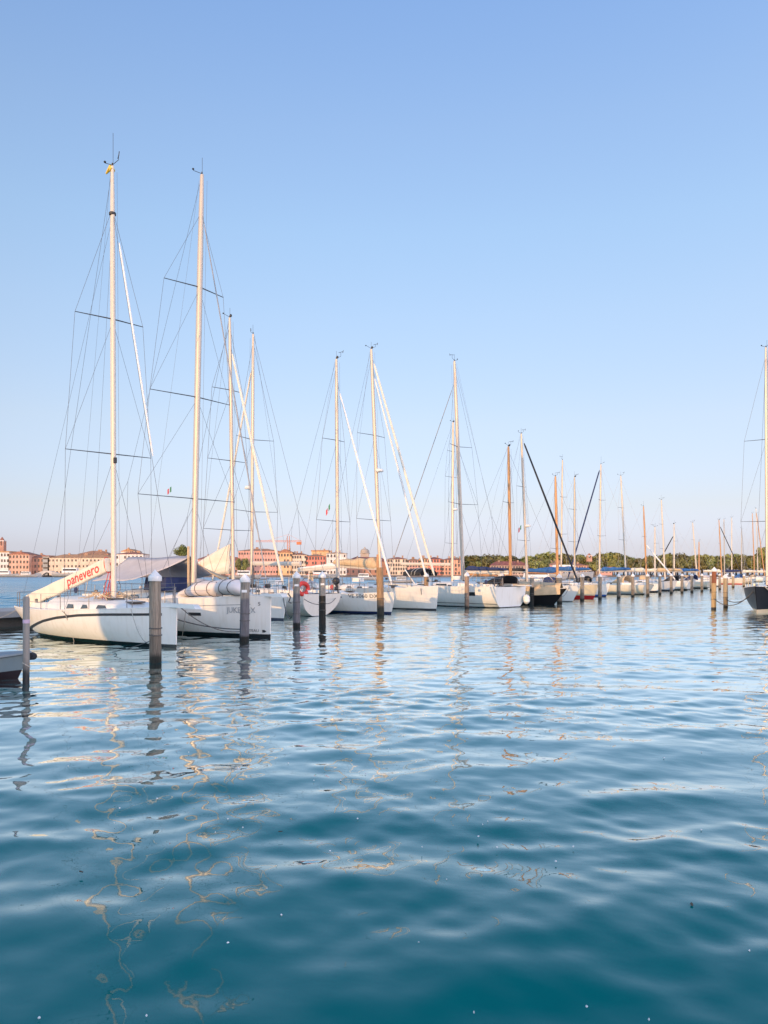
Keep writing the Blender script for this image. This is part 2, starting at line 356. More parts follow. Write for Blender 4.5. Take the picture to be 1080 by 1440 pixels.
# ------------------------------------------------------------------ boats
class Hull:
    def __init__(s, L=11, B=3.6, fb=1.35, fs=1.1, tw=0.8, rake=0.1, over=0.5, rev=0.0, keel=-0.45, sk=0.05, p=2.1, flare=0.25, full=0.62):
        s.__dict__.update(L=L, B=B, fb=fb, fs=fs, tw=tw, rake=rake, over=over, rev=rev, keel=keel, sk=sk, p=p, flare=flare, full=full)
    def hb(s, u):
        m = 0.42
        if u < m: f = s.tw + (1 - s.tw) * sin(pi / 2 * u / m)
        else: f = 1 - ((u - m) / (1 - m)) ** s.p
        return max(0.02, s.B / 2 * f)
    def sheer(s, u):
        f = u
        return s.fs + (s.fb - s.fs) * (f ** 1.6) - 0.05 * sin(pi * u)
    def keelz(s, u):
        if u < 0.3: t = u / 0.3; return s.sk + (s.keel - s.sk) * sin(pi / 2 * t)
        return s.keel
    def pt(s, u, v, side):
        zs, zk = s.sheer(u), s.keelz(u); z = zs + (zk - zs) * v
        y = s.hb(u) * (1 - v ** 2.6) ** s.full * (1 - s.flare * v * u ** 3)
        x = -s.L / 2 + u * s.L - s.rake * v * u ** 6 + (s.over * v + s.rev * (1 - v)) * (1 - u) ** 5
        return Vector((x, side * y, z))
    def uv(s, x, z):
        u = (x + s.L / 2) / s.L; v = 0
        for _ in range(12):
            u = min(max(u, 0), 1); zs, zk = s.sheer(u), s.keelz(u)
            v = min(max((zs - z) / (zs - zk), 0), 0.98)
            u += (x - s.pt(u, v, 1).x) / s.L
        return min(max(u, 0), 1), v
    def side(s, x, z, side, off=0.006):
        u, v = s.uv(x, z); p = s.pt(u, v, side); q = s.pt(min(u + .01, 1), v, side) - s.pt(max(u - .01, 0), v, side)
        r = s.pt(u, min(v + .03, 1), side) - s.pt(u, max(v - .03, 0), side)
        n = q.cross(r); n.normalize()
        if n.y * side < 0: n = -n
        return Vector((x, p.y, z)) + n * off
    def deckz(s, x): return s.sheer(min(max((x + s.L / 2) / s.L, 0), 1))
    def deckhb(s, x): return s.hb(min(max((x + s.L / 2) / s.L, 0), 1))

def decal(h, side, pts, off=0.006):
    return [h.side(x, z, side, off) for x, z in pts]

class Boat: pass

def make_boat(label, cat='sailing boat', name='sailing_boat', stem=None, stern=None, mastpos=None, head=(0.72, -0.69), hull=None, hullmat=None,
              deck='deck', cabin=(0.30, 0.72, 0.38, 0.62), wins=((0.25, 0.1), (0.45, 0.1), (0.65, 0.08)), mast=None, boom=None, detail=2,
              rails=True, group='sailing boats moored along the row of pilings', winmat='glass', mastfrac=0.58):
    """stem / stern / mastpos: world point (at the water) of that end; head: direction the bow points"""
    h = hull; hd = Vector((head[0], head[1], 0)).normalized()
    if stem is not None: c = Vector((stem[0], stem[1], 0)) - hd * (h.L / 2 - h.rake)
    elif stern is not None: c = Vector((stern[0], stern[1], 0)) + hd * (h.L / 2)
    else: c = Vector((mastpos[0], mastpos[1], 0)) - hd * (h.L * (mastfrac - 0.5))
    rz = math.atan2(hd.y, hd.x)
    root = empty(name, c, rz, label=label, cat=cat, group=group)
    b = Boat(); b.root = root; b.h = h; b.c = c; b.rz = rz; b.hd = hd
    b.inv = (Matrix.Translation(c) @ Matrix.Rotation(rz, 4, 'Z')).inverted()
    b.loc = lambda wp: b.inv @ Vector(wp)
    NU, NV = (34, 12) if detail > 1 else (18, 8)
    mb = MB(); rings = []
    for i in range(NU + 1):
        u = i / NU; u = u + 0.04 * sin(2 * pi * u)
        r = [h.pt(u, (k / NV) ** 1.0, -1) for k in range(NV + 1)] + [h.pt(u, k / NV, 1) for k in range(NV - 1, -1, -1)]
        rings.append(r)
    mb.loft(rings, closed=False, capa=True, capb=True)
    b.hull = mb.build('hull', hullmat, root, angle=40)
    # deck
    mb = MB(); rings = []
    for i in range(NU + 1):
        u = i / NU; u = u + 0.04 * sin(2 * pi * u); p = h.pt(u, 0, 1)
        rings.append([Vector((p.x, p.y * t, p.z + 0.05 * (1 - t * t))) for t in (-1, -.6, -.2, .2, .6, 1)])
    mb.loft(rings, closed=False, capa=False, capb=False)
    b.deck = mb.build('deck', M[deck], root)
    if detail > 1:
        for sd_ in (-1, 1):
            wire('toe_rail', [h.pt(i / 24, 0, sd_) + Vector((0, -sd_ * .02, .02)) for i in range(25)], 0.022, M['gel'], root, 6)
    # coachroof
    if cabin:
        u0, u1, ch, cw = cabin; rings = []; N = 12; prof = []
        for i in range(N + 1):
            t = i / N; x = -h.L / 2 + h.L * (u0 + (u1 - u0) * t); z = h.deckz(x) - 0.02
            wd = h.deckhb(x) * cw * (1 - 0.25 * t ** 3)
            k = ch * (1 - 0.55 * t) * min(1, (1 - t) * 5 + 0.06) * (min(1, t * 14 + 0.5))
            prof.append((x, z, wd, k))
            rings.append([Vector((x, -wd, z)), Vector((x, -wd * .93, z + k * .7)), Vector((x, -wd * .75, z + k * .95)), Vector((x, 0, z + k * 1.1)),
                          Vector((x, wd * .75, z + k * .95)), Vector((x, wd * .93, z + k * .7)), Vector((x, wd, z))])
        mb = MB(); mb.loft(rings, closed=True)
        b.cabin = mb.build('coachroof', M['gel'], root, angle=50)
        def at(t, f, sd_):
            q = min(max(t, 0), 1) * N; i = min(int(q), N - 1); r = q - i
            A, B_ = prof[i], prof[i + 1]; x, z, wd, k = [A[j] + (B_[j] - A[j]) * r for j in range(4)]
            return Vector((x, sd_ * (wd * (1 - .07 * f / .7) + 0.008), z + k * f))
        for (t, ln) in wins:
            for sd_ in (-1, 1):
                q = [at(t - ln / 2, .18, sd_), at(t + ln / 2, .22, sd_), at(t + ln / 2 - .02, .58, sd_), at(t - ln / 2 + .01, .6, sd_)]
                n = Vector((0, sd_, 0.1)) * 0.012
                MB().loft([[p - n for p in q], [p + n for p in q]]).build('window', M[winmat], b.cabin, smooth=False)
        if detail > 1:
            for tx in (0.86, 0.6):
                p = at(tx, 1.08, 0); MB().box((p.x, 0, p.z + 0.03), (0.5, 0.5, 0.05)).build('hatch', M['glass'], b.cabin)
    # mast
    if mast:
        base = b.loc(mast['base']); top = b.loc(mast['top'])
        r = mast.get('r', 0.1); mm = M[mast.get('mat', 'alu')]
        dz = h.deckz(base.x); ax = (top - base).normalized(); Lm = (top - base).length
        base = base + ax * ((dz - base.z) / ax.z); Lm = (top - base).length
        at_ = lambda f: base + ax * (Lm * f)
        rr = [r, r, r, r * .95, r * .8, r * .6] if mast.get('taper', True) else [r] * 6
        mo = MB().tube([at_(f) for f in (0, .3, .6, .8, .93, 1)], rr, 12 if detail > 1 else 8, squash=(1.25, .85)).build('mast', mm, root)
        b.mast = mo; b.at = at_; b.mbase = base; b.mtop = top; b.mr = r
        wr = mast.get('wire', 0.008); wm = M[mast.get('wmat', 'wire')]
        ch = min(h.deckhb(base.x - .3) * .96, h.deckhb(base.x) * .96)
        cz = dz + .03; hound = mast.get('hound', 0.97)
        prev = {}
        sp = mast.get('spreaders', ())
        far_wires = MB()
        def w_(nm, pts, r_=wr):
            if detail > 1: wire(nm, pts, r_, wm, root, 5)
            else: far_wires.tube(pts, r_, 4)
        for sd_ in (-1, 1):
            pts = [Vector((base.x - .35, sd_ * ch, cz))]
            for (f, hw, sw) in sp:
                tip = at_(f) + Vector((-sw, sd_ * hw, 0.05))
                MB().tube([at_(f), tip], [mast.get('sr', .035), mast.get('sr', .035) * .6], 6, squash=(.6, 1.2)).build('spreader', M['spreader'], mo)
                pts.append(tip)
            pts.append(at_(hound)); w_('shroud', pts)
            # diagonals
            for i, (f, hw, sw) in enumerate(sp):
                nxt = sp[i + 1][0] if i + 1 < len(sp) else None
                if nxt: w_('diagonal_shroud', [at_(f) + Vector((-sw, sd_ * hw, .05)), at_(nxt - .005)], wr * .85)
            if sp: w_('lower_shroud', [Vector((base.x - .45, sd_ * ch * .97, cz)), at_(sp[0][0] - .01)], wr * .9)
        bow = Vector((h.L / 2 - .12, 0, h.fb + .06))
        b.bow = bow
        fs_ = mast.get('stay', hound)
        for k, (f, fr, fm, t0, t1) in enumerate(mast.get('furl', ())):
            A = at_(f) + Vector((r, 0, 0)); Bb = bow + Vector((-.75 * k, 0, .0))
            w_('forestay', [A, Bb], wr)
            d = Bb - A
            MB().tube([A + d * t0, A + d * (t0 + .02), A + d * ((t0 + t1) / 2), A + d * (t1 - .02), A + d * t1], [fr * .4, fr * .8, fr, fr * .9, fr * .35], 8).build('furled_sail', M[fm], root)
            if detail > 1: MB().lathe([(.03, 0), (.11, .01), (.11, .14), (.03, .15)], Bb - d * .015, 10).build('furler_drum', M['dark'], root)
        if not mast.get('furl'): w_('forestay', [at_(fs_), bow])
        st = Vector((-h.L / 2 + .2, 0, h.fs + .05))
        if mast.get('backstay', True):
            if mast.get('split', False):
                mid = st + (top - st) * .3
                w_('backstay', [top, mid], wr * .9)
                for sd_ in (-1, 1): w_('backstay', [mid, st + Vector((0, sd_ * h.hb(0) * .8, 0))], wr * .9)
            else: w_('backstay', [top, st], wr * .9)
        if mast.get('runners', False):
            for sd_ in (-1, 1): w_('running_backstay', [at_(hound - .02), Vector((-h.L / 2 + 1.2, sd_ * h.hb(.1) * .9, h.fs + .1))], wr * .7)
        if mast.get('halyard', detail > 1):
            w_('halyard', [at_(.985) + Vector((r * 1.5, r, 0)), at_(.06) + Vector((r * 1.6 + .05, r * 1.2, 0))], wr * .7)
            w_('topping_lift', [at_(.99) + Vector((-r * 1.5, 0, 0)), at_(.1) + Vector((-3.6, .1, -.2))], wr * .6)
        if detail <= 1: far_wires.build('rigging', wm, root)
        # masthead gear
        g = MB(); T = top
        arm = mast.get('gear', .72)
        if arm:
            ga = random.uniform(-1.2, 1.2); gk = arm * random.uniform(.7, 1.15); RZ = lambda x, y, z: T + Vector((x * cos(ga) - y * sin(ga), x * sin(ga) + y * cos(ga), z))
            g.tube([T, T + Vector((0, 0, .12))], .03, 6)
            kind_ = random.random()
            if kind_ < .8:
                hz = random.uniform(.3, .5); g.tube([T + Vector((0, 0, .05)), RZ(.15, .35 * gk, .2), RZ(.15, .35 * gk, hz)], .011, 5)
                g.tube([RZ(.0, .3 * gk, hz), RZ(.32, .38 * gk, hz + .03)], .013, 5); g.tube([RZ(.3, .36 * gk, hz - .06), RZ(.33, .39 * gk, hz + .1)], .016, 5)
            if kind_ > .25:
                g.tube([T + Vector((0, 0, .05)), RZ(-.2, -.42 * gk, random.uniform(.1, .25))], .011, 5); g.blob(RZ(-.2, -.42 * gk, .22), (.05, .05, .04), 6, 4)
            g.tube([T + Vector((-.05, .05, .05)), T + Vector((-.05, .05, mast.get('antenna', random.uniform(.4, .9))))], .008, 5)
            if random.random() < .4: g.blob(T + Vector((.1, 0, .1)), (.07, .07, .09), 8, 5)
            g.build('masthead_vane', M['dark'], mo)
        if mast.get('radar'):
            p = at_(mast['radar']) + Vector((r + .22, 0, 0)); rd = MB()
            rd.tube([p + Vector((-.25, 0, -.08)), p + Vector((0, 0, -.08))], .05, 6); rd.lathe([(.05, -.09), (.26, -.08), (.28, 0), (.24, .1), (.08, .14)], p, 14)
            rd.build('radar_dome', M['gel'], mo)
    # boom
    if boom:
        bl = boom['len']; bz = boom.get('z', h.deckz(b.mbase.x) + 1.0); ez = boom.get('ez', bz + .12)
        A = Vector((b.mbase.x - b.mr, b.mbase.y, bz)); E_ = Vector((b.mbase.x - bl, boom.get('ey', 0), ez))
        bo = MB().tube([A, E_], boom.get('r', .075), 8, squash=(1.2, .8)).build('boom', M[boom.get('mat', 'alu')], root)
        if boom.get('cover'):
            cvr = boom.get('cr', .17); n = 12; rings = []
            for i in range(n + 1):
                t = i / n; c_ = A + (E_ - A) * (t * .96 + .02) + Vector((0, 0, .1))
                hh = cvr * (1.35 - .7 * t) * (1 + .1 * sin(t * 23 + bl)) * (.35 if i in (0, n) else 1); ww = cvr * .75 * (.4 if i in (0, n) else 1)
                rings.append([c_ + Vector((0, ww * cos(q), hh * (.5 + .9 * sin(q)) * .8)) for q in [2 * pi * k / 10 for k in range(10)]])
            MB().loft(rings).build('sail_cover', M[boom['cover']], bo)
        if detail > 1:
            wire('mainsheet', [A + (E_ - A) * .8, Vector((E_.x + bl * .2, 0, h.deckz(E_.x) + .1))], .01, M['rope'], root)
            wire('vang', [A + (E_ - A) * .28, b.mbase + Vector((-.1, 0, .15))], .025, M['alu'], root)
    # rails
    if rails:
        hgt = .6; n = 6 if detail > 1 else 4
        for sd_ in (-1, 1):
            tops = []
            for i in range(n):
                u = .1 + .74 * i / (n - 1); p = h.pt(u, 0, sd_) + Vector((0, -sd_ * .07, 0)); q = p + Vector((0, 0, hgt)); tops.append(q)
                if detail > 1: MB().tube([p, q], .014, 6).build('stanchion', M['steel'], root)
            if detail > 1:
                wire('lifeline', tops, .006, M['steel'], root)
                wire('lifeline', [t - Vector((0, 0, .3)) for t in tops], .005, M['steel'], root)
        k = MB()
        ua, ub = .86, .985
        pts = []
        for sd_ in (-1, 1):
            q = [h.pt(ua + (ub - ua) * i / 4, 0, sd_) + Vector((0, -sd_ * .05, hgt + .04)) for i in range(5)]
            pts += q if sd_ < 0 else q[::-1]
            for i in (0, 2): k.tube([q[i] - Vector((0, 0, hgt)), q[i]], .014, 5)
            k.tube([v - Vector((0, 0, .3)) for v in q[:3]], .011, 5)
        k.tube(pts, .015, 6); k.build('pulpit', M['steel'], root)
        for sd_ in (-1, 1):
            k = MB()
            q = [h.pt(.10, 0, sd_) + Vector((0, -sd_ * .06, hgt)), h.pt(.01, 0, sd_) + Vector((.05, -sd_ * .1, hgt)), h.pt(.0, 0, sd_) * 1 + Vector((.08, -sd_ * h.hb(0) * .5, hgt))]
            k.tube(q, .015, 6); k.tube([v - Vector((0, 0, .3)) for v in q], .012, 5)
            for v in q: k.tube([v - Vector((0, 0, hgt)), v], .014, 5)
            k.build('pushpit', M['steel'], root)
    return b

def bmat(name, top, boot, bottom, z0=0.08, z1=0.16, rough=0.25, coat=0.2, grime=0.85):
    m = banded(name, [(-9, bottom), (z0, boot), (z1, top)], rough, coat=coat, grime=grime)
    if max(top) < .1: b_ = m.node_tree.nodes['Principled BSDF']; b_.inputs['Specular IOR Level'].default_value = .12; b_.inputs['Coat Weight'].default_value = 0; b_.inputs['Roughness'].default_value = .35
    return m

BLACKP = (0.012, 0.013, 0.016)
def cockpit(b, hood=None, wheel=True, hood_u=0.30, hood_w=.62, hood_h=.75):
    h = b.h
    x0, x1 = -h.L / 2 + .7, -h.L / 2 + h.L * .30
    for sd_ in (-1, 1):
        mb = MB(); r = []
        for i in range(7):
            x = x0 + (x1 - x0) * i / 6; y = sd_ * h.deckhb(x) * .62; z = h.deckz(x); k = .26 * (.6 + .4 * i / 6)
            r.append([Vector((x, y - .12, z)), Vector((x, y - .1, z + k)), Vector((x, y + .1, z + k)), Vector((x, y + .12, z))])
        mb.loft(r).build('coaming', M['gel'], b.root)
        MB().lathe([(.09, 0), (.075, .08), (.09, .18), (.02, .19)], (x0 + 1.2, sd_ * h.deckhb(x0 + 1.2) * .62, h.deckz(x0 + 1.2) + .18), 12).build('winch', M['steel'], b.root)
    if wheel:
        k = MB(); c_ = Vector((x0 + .6, 0, h.deckz(x0) + .45))
        k.tube([c_ + Vector((0, .42 * cos(t), .42 * sin(t))) for t in [2 * pi * i / 20 for i in range(21)]], .018, 6)
        for i in range(3): t = pi * i / 3; k.tube([c_ + Vector((0, .42 * cos(t), .42 * sin(t))), c_ - Vector((0, .42 * cos(t), .42 * sin(t)))], .01, 5)
        k.tube([c_ + Vector((.12, 0, -.5)), c_ + Vector((.1, 0, .15))], .07, 8)
        k.build('steering_wheel', M['steel'], b.root)
    if hood:
        xh = -h.L / 2 + h.L * hood_u; zh = h.deckz(xh) + .2; wd = h.deckhb(xh) * hood_w; rings = []
        for t in (0, .25, .55, .85, 1.0):
            xx = xh + .9 - 1.5 * t; hh = hood_h * (0.12 + .88 * sin(pi / 2 * min(1, t * 1.35)))
            rings.append([Vector((xx, wd * cos(q), zh + hh * (sin(q) ** .6 if sin(q) > 0 else 0))) for q in [pi * k / 10 for k in range(11)]])
        so_ = MB().loft(rings, closed=False, capa=False, capb=False).build('sprayhood', M[hood], b.root)
        md = so_.modifiers.new('thickness', 'SOLIDIFY'); md.thickness = .02

def lettering(b, body, x, z, size, m, side, name='lettering', shear=0, rev=False, spacing=1.0):
    """letters along the hull side, readable from outside"""
    vs, fs = text_mesh(body, size, shear)
    sg = 1 if side < 0 else -1           # starboard reads toward the bow... left-to-right from outside
    pts = [b.h.side(x + sg * v.x * spacing, z + v.y, side, .016) for v in vs]
    return MB().add(pts, fs).build(name, M[m], b.hull, smooth=False)

def mp(base, top, d, dtop=None): return dict(base=P(base[0], base[1], d), top=P(top[0], top[1], dtop or d))

# ---- 1: racing yacht with lettered boom cover
hA = Hull(L=11.5, B=3.75, fb=1.32, fs=1.02, tw=.74, rake=.06, over=1.3, rev=.25, sk=.28, keel=-.35, p=2.0, flare=.2, full=.5)
hdA = (0.68, -0.73)
b1 = make_boat('white racing yacht with a curved black stripe and red lettered boom cover', stem=(-6.62, 24.5), head=hdA, hull=hA,
    hullmat=bmat('hull_white_black', WHITE, BLACKP, BLACKP, .09, .13), cabin=(.26, .82, .50, .66), wins=((.42, .09), (.58, .07), (.74, .09)),
    mast=dict(**mp((160, 830), (158, 234), 27.9), r=.105, mat='mastwhite', spreaders=((.35, 1.60, .31), (.655, 1.27, .25)), hound=.905, wire=.0066, runners=True, gear=.8, antenna=1.25, halyard=True),
    )
cockpit(b1, None, True)
h = hA
# curved stripe on both topsides
for sd_ in (-1, 1):
    mb = MB(); top = []; bot = []
    for i in range(41):
        t = i / 40; x = -4.3 + 8.5 * t; x = -4.15 + 9.4 * t; zc = float(np.interp(x, [-4.15, -3.3, -2.3, -.9, .3, 1.7, 3.0, 5.3], [.10, .24, .40, .65, .82, .955, 1.02, 1.08])); hw = .05 * (1 - .2 * t) * min(1, .25 + t * 6)
        top.append(h.side(x, zc + hw, sd_)); bot.append(h.side(x, zc - hw, sd_))
    mb.loft([top, bot], closed=False, capa=False, capb=False).build('curved_stripe', M['dark'], b1.hull, smooth=True)
# forestay with the white sail hoisted part way, masthead fitting
A = b1.at(.905) + Vector((.1, 0, 0)); Bw = b1.bow + Vector((.1, 0, 0)); d = Bw - A
wire('headsail', [A + d * .1, A + d * .12, A + d * .5, A + d * .64, A + d * .655], [.015, .035, .032, .028, .01], M['sailwhite'], b1.root, 8)
MB().tube([b1.mtop + Vector((0, 0, -.15)), b1.mtop + Vector((-.12, 0, .02)), b1.mtop + Vector((-.42, -.05, -.12))], [.1, .09, .03], 8).build('masthead_crane', M['yellow'], b1.mast)
MB().lathe([(.1, 0), (.125, .02), (.125, .1), (.1, .12)], b1.at(.895) + Vector((0, 0, -.1)), 10).build('mast_band', M['dark'], b1.mast)
MB().box(b1.at(.335) + Vector((.14, 0, 0)), (.12, .1, .2)).build('deck_light', M['dark'], b1.mast)
# lowered boom in its cream cover, outer end resting aft
gz = b1.loc(P(152, 794, 27.9)); en = b1.loc(P(40, 846, 31.4))
A = Vector((gz.x, gz.y, gz.z)); E_ = Vector((en.x, en.y, en.z)); ax = (E_ - A).normalized(); n_up = (Vector((0, 0, 1)) - ax * ax.z).normalized(); n_sd = ax.cross(n_up)
rings = []
for i in range(15):
    t = i / 14; c_ = A + (E_ - A) * t; hh = .25 + .02 * t + .012 * sin(t * 23); ww = .115
    rings.append([c_ + n_up * hh * math.copysign(abs(cos(q)) ** .45, cos(q)) + n_sd * ww * math.copysign(abs(sin(q)) ** .45, sin(q)) for q in [2 * pi * k / 20 for k in range(20)]])
bm = MB().loft(rings).build('boom_cover', M['sail'], b1.root, angle=60)
vs, fs = text_mesh('panevero', .62)
wtx = max(v.x for v in vs)
tgt = b1.loc((0, 0, 2.0)); side_n = n_sd if n_sd.dot((tgt - A)) > 0 else -n_sd
pts = [A + ax * (2.66 - v.x * 2.24 / wtx) + n_up * (v.y * .86 - .16) + side_n * .122 for v in vs]
MB().add(pts, fs).build('lettering', M['red'], bm, smooth=False)
MB().tube([A + ax * .05 + n_up * (.3 * cos(t)) + side_n * (.13 * sin(t)) for t in [2 * pi * i / 14 for i in range(15)]], .014, 6).build('cover_edge', M['red'], bm)
# sail rolled against the end of the boom, and tackle round the mast foot
MB().tube([E_ + Vector((.5, .25, -.45)), E_ + Vector((.0, .3, .0)), E_ + Vector((.2, .3, .25)), E_ + Vector((.9, .3, .32))], [.14, .17, .15, .06], 10).build('rolled_sailcloth', M['greytarp'], b1.root)
mb = MB()
for i in range(26):
    a0 = random.uniform(0, 6.3); r0 = random.uniform(.12, .8)
    p0 = b1.mbase + Vector((cos(a0) * r0 - .4, sin(a0) * r0, .36 + random.uniform(0, .12)))
    mb.tube([p0, p0 + Vector((random.uniform(-.3, .3), random.uniform(-.3, .3), random.uniform(-.05, .2))), p0 + Vector((random.uniform(-.6, .6), random.uniform(-.4, .4), -.05))], .016, 5)
mb.build('coiled_ropes', M['tan'], b1.root)
mb = MB()
for i in range(7):
    p0 = b1.mbase + Vector((-.2 - .06 * i, .25 * sin(i * 2.1), .35)); mb.tube([p0, b1.at(.085 + .004 * i) + Vector((-.13, .05 * sin(i), 0))], .014, 5)
mb.build('halyard_tails', M['red'], b1.root)
MB().box((hA.L / 2 + .15, -.02, hA.fb + .05), (2.5, .24, .12), taper=.85).build('bowsprit', M['gel'], b1.root)
for xx in (-3.9, -3.4):
    MB().tube([Vector((xx, -.9, 1.0)), Vector((xx, -.9, 1.75)), Vector((xx + .25, -.9, 1.75)), Vector((xx + .25, -.9, 1.0))], .018, 6).build('stern_rail', M['dark'], b1.root)

# ---- 2: racing yacht with tarpaulin tent and sail bag
hB = Hull(L=12.6, B=4.0, fb=1.56, fs=1.3, tw=.82, rake=.04, over=.8, rev=.2, keel=-.4, p=2.2, flare=.12, full=.5)
b2 = make_boat('white racing yacht under a grey tarpaulin tent, number 5 and faded lettering on its bow', stem=(-4.2, 28.4), head=(0.75, -0.66), hull=hB,
    hullmat=bmat('hull_white_b', WHITE, (.05, .055, .06), BLACKP, .13, .15), cabin=(.28, .68, .40, .56), wins=((.3, .14), (.55, .12)),
    mast=dict(**mp((272, 818), (284, 246), 31.7), r=.125, mat='alu', spreaders=((.235, 2.35, .45), (.475, 1.95, .4), (.735, 1.45, .35)), hound=.91, wire=.0066, split=True,
              furl=((.90, .028, 'alugrey', .02, .98),)))
cockpit(b2, None, True)
lettering(b2, 'JUKEBOX', 4.72, .93, .29, 'inkpale', -1, spacing=.86)
lettering(b2, '5', 5.86, 1.2, .19, 'ink', -1); lettering(b2, 'BENETEAU', 5.1, .22, .14, 'ink', -1, spacing=1.12)
def hull_panel(b, x0, x1, z0, z1, side, m, name='hull_window', off=.008):
    n = 6; t = [b.h.side(x0 + (x1 - x0) * i / n, z1, side, off) for i in range(n + 1)]; u = [b.h.side(x0 + (x1 - x0) * i / n, z0, side, off) for i in range(n + 1)]
    return MB().loft([t, u], closed=False, capa=False, capb=False).build(name, M[m], b.hull)
hull_panel(b2, 6.1, 6.22, .42, .95, -1, 'ink', 'bow_mark'); hull_panel(b2, 5.97, 6.14, .2, .3, -1, 'dark', 'maker_plate')
hull_panel(b2, 3.1, 3.65, .78, .9, -1, 'glass')
for xx in (-3.6, .4): pass
mb = MB(); n = 30
mb.loft([[b2.h.side(-5.6 + 11.2 * i / n, b2.h.deckz(-5.6 + 11.2 * i / n) - .27, -1, .005) for i in range(n + 1)], [b2.h.side(-5.6 + 11.2 * i / n, b2.h.deckz(-5.6 + 11.2 * i / n) - .30, -1, .005) for i in range(n + 1)]], closed=False, capa=False, capb=False).build('rubbing_line', M['inkpale'], b2.hull)
MB().box((hB.L / 2 + .15, 0, hB.fb + .03), (1.3, .3, .1), taper=.85).build('bowsprit', M['gel'], b2.root)
# boom and tent over it
A = Vector((b2.mbase.x - .1, 0, 2.86)); E_ = Vector((b2.mbase.x - 5.2, 0, 2.9))
bo = MB().tube([A, E_], .1, 8).build('boom', M['alugrey'], b2.root)
def sheet(p00, p10, p01, p11, nu=14, nv=8, sag=.12, wr=.03):
    vs = []; fs = []
    for i in range(nu + 1):
        for j in range(nv + 1):
            u, v = i / nu, j / nv
            p = (p00 * (1 - u) + p10 * u) * (1 - v) + (p01 * (1 - u) + p11 * u) * v
            p = p + Vector((0, wr * sin(u * 13 + v * 4), -sag * sin(pi * v) * (.6 + .4 * sin(pi * u)) + wr * sin(u * 9 + 2 * v)))
            vs.append(p)
    for i in range(nu):
        for j in range(nv): k = i * (nv + 1) + j; fs.append((k, k + nv + 1, k + nv + 2, k + 1))
    return vs, fs
mb = MB()
R0 = Vector((b2.mbase.x - .1, 0, 3.08)); R1 = Vector((b2.mbase.x - 5.0, 0, 3.1))
mb.add(*sheet(R0, R1, Vector((b2.mbase.x - 1.7, -1.65, 2.12)), Vector((b2.mbase.x - 5.0, -1.7, 2.08))))
mb.add(*sheet(R0, R1, Vector((b2.mbase.x - 1.0, 1.8, 2.3)), Vector((b2.mbase.x - 5.0, 1.7, 1.95))))
tent = mb.build('boom_tent', M['greytarp'], b2.root, angle=80); md = tent.modifiers.new('thickness', 'SOLIDIFY'); md.thickness = .012
mb = MB(); mb.add(*sheet(Vector((b2.mbase.x + .2, .1, 2.8)), Vector((b2.mbase.x + 1.5, .5, 2.1)), Vector((b2.mbase.x + .2, 1.6, 2.2)), Vector((b2.mbase.x + 1.5, 1.2, 1.9)), 6, 5, .1))
t2 = mb.build('tan_awning', M['tan'], b2.root, angle=80); md = t2.modifiers.new('thickness', 'SOLIDIFY'); md.thickness = .012
MB().box((b2.mbase.x - 1.9, .2, 1.95), (1.7, 1.5, .55), taper=.92).build('tent_shade_box', M['navy'], b2.root)  # dark box standing in for the shaded inside of the tent
MB().box((b2.mbase.x - .1, -.1, 2.5), (.08, .06, 2.0)).build('mast_rack', M['tan'], b2.mast)
# sail bag lying on the foredeck
rings = []
xs = [b2.mbase.x + .1 + 4.2 * i / 16 for i in range(17)]
for i, x in enumerate(xs):
    t = i / 16; r0 = (.10 + .23 * sin(pi / 2 * min(1, t * 2.0))) * (1 if t < .9 else max(.25, 1 - ((t - .9) / .1) ** 2 * .75)); z = hB.sheer((x + hB.L / 2) / hB.L) + .1 + r0 * .82
    rings.append([Vector((x, -.62 + r0 * 1.35 * cos(q) * (1 + .05 * sin(9 * t + q * 2)), z + r0 * .92 * sin(q) * (1 + .06 * sin(17 * t + q)))) for q in [2 * pi * k / 14 for k in range(14)]])
bag = MB().loft(rings).build('sail_bag', [mat('bag_cloth', (.74, .68, .66), .8, var=.15, scale=1.2, bump=.04)], None, angle=70)
bag.matrix_world = Matrix.Translation(b2.c) @ Matrix.Rotation(b2.rz, 4, 'Z')
tag(bag, 'long white sail bag lashed down on the foredeck behind the second capped piling', 'sail bag')
for i in (3, 6, 9, 12, 14):
    rg = [p + (p - sum(rings[i], Vector()) / 14) * .03 for p in rings[i]]; MB().tube(rg + [rg[0]], .014, 5).build('lashing', M['ropedark'], bag)

# ---- 3: bow-out cruiser between the second piling and the lifebuoy boat
h3 = Hull(L=11.2, B=3.6, fb=1.35, fs=1.15, tw=.75, rake=.35, over=.6, p=2.0)
b3 = make_boat('white cruising yacht with cream furled headsail and a lowered mainsail beside the tan awning', stem=(-5.15, 39.0), head=(.72, -.69), hull=h3,
    hullmat=bmat('hull_white_c', WHITE, (.06, .07, .10), (.05, .06, .09), .05, .13),
    mast=dict(**mp((328, 812), (323, 447), 42), r=.105, mat='alu', spreaders=((.235, 1.6, .4), (.485, 1.3, .35), (.74, 1.0, .3)), wire=.009, split=True,
              furl=((.885, .075, 'sail', .02, .97),)), boom=dict(len=4.6, z=2.55, ez=2.2, cover='sail', cr=.22))
cockpit(b3, 'greytarp', True)
mb = MB(); q0 = b3.at(.15)
vs, fs = sheet(q0 + Vector((-.2, 0, .55)), q0 + Vector((-.25, 0, -1.1)), q0 + Vector((-4.6, .05, -1.0)), q0 + Vector((-4.6, 0, -1.25)), 8, 12, -.1, .05); mb.add(vs, fs)
ms = mb.build('lowered_mainsail', M['sail'], b3.root, angle=80); md = ms.modifiers.new('thickness', 'SOLIDIFY'); md.thickness = .1
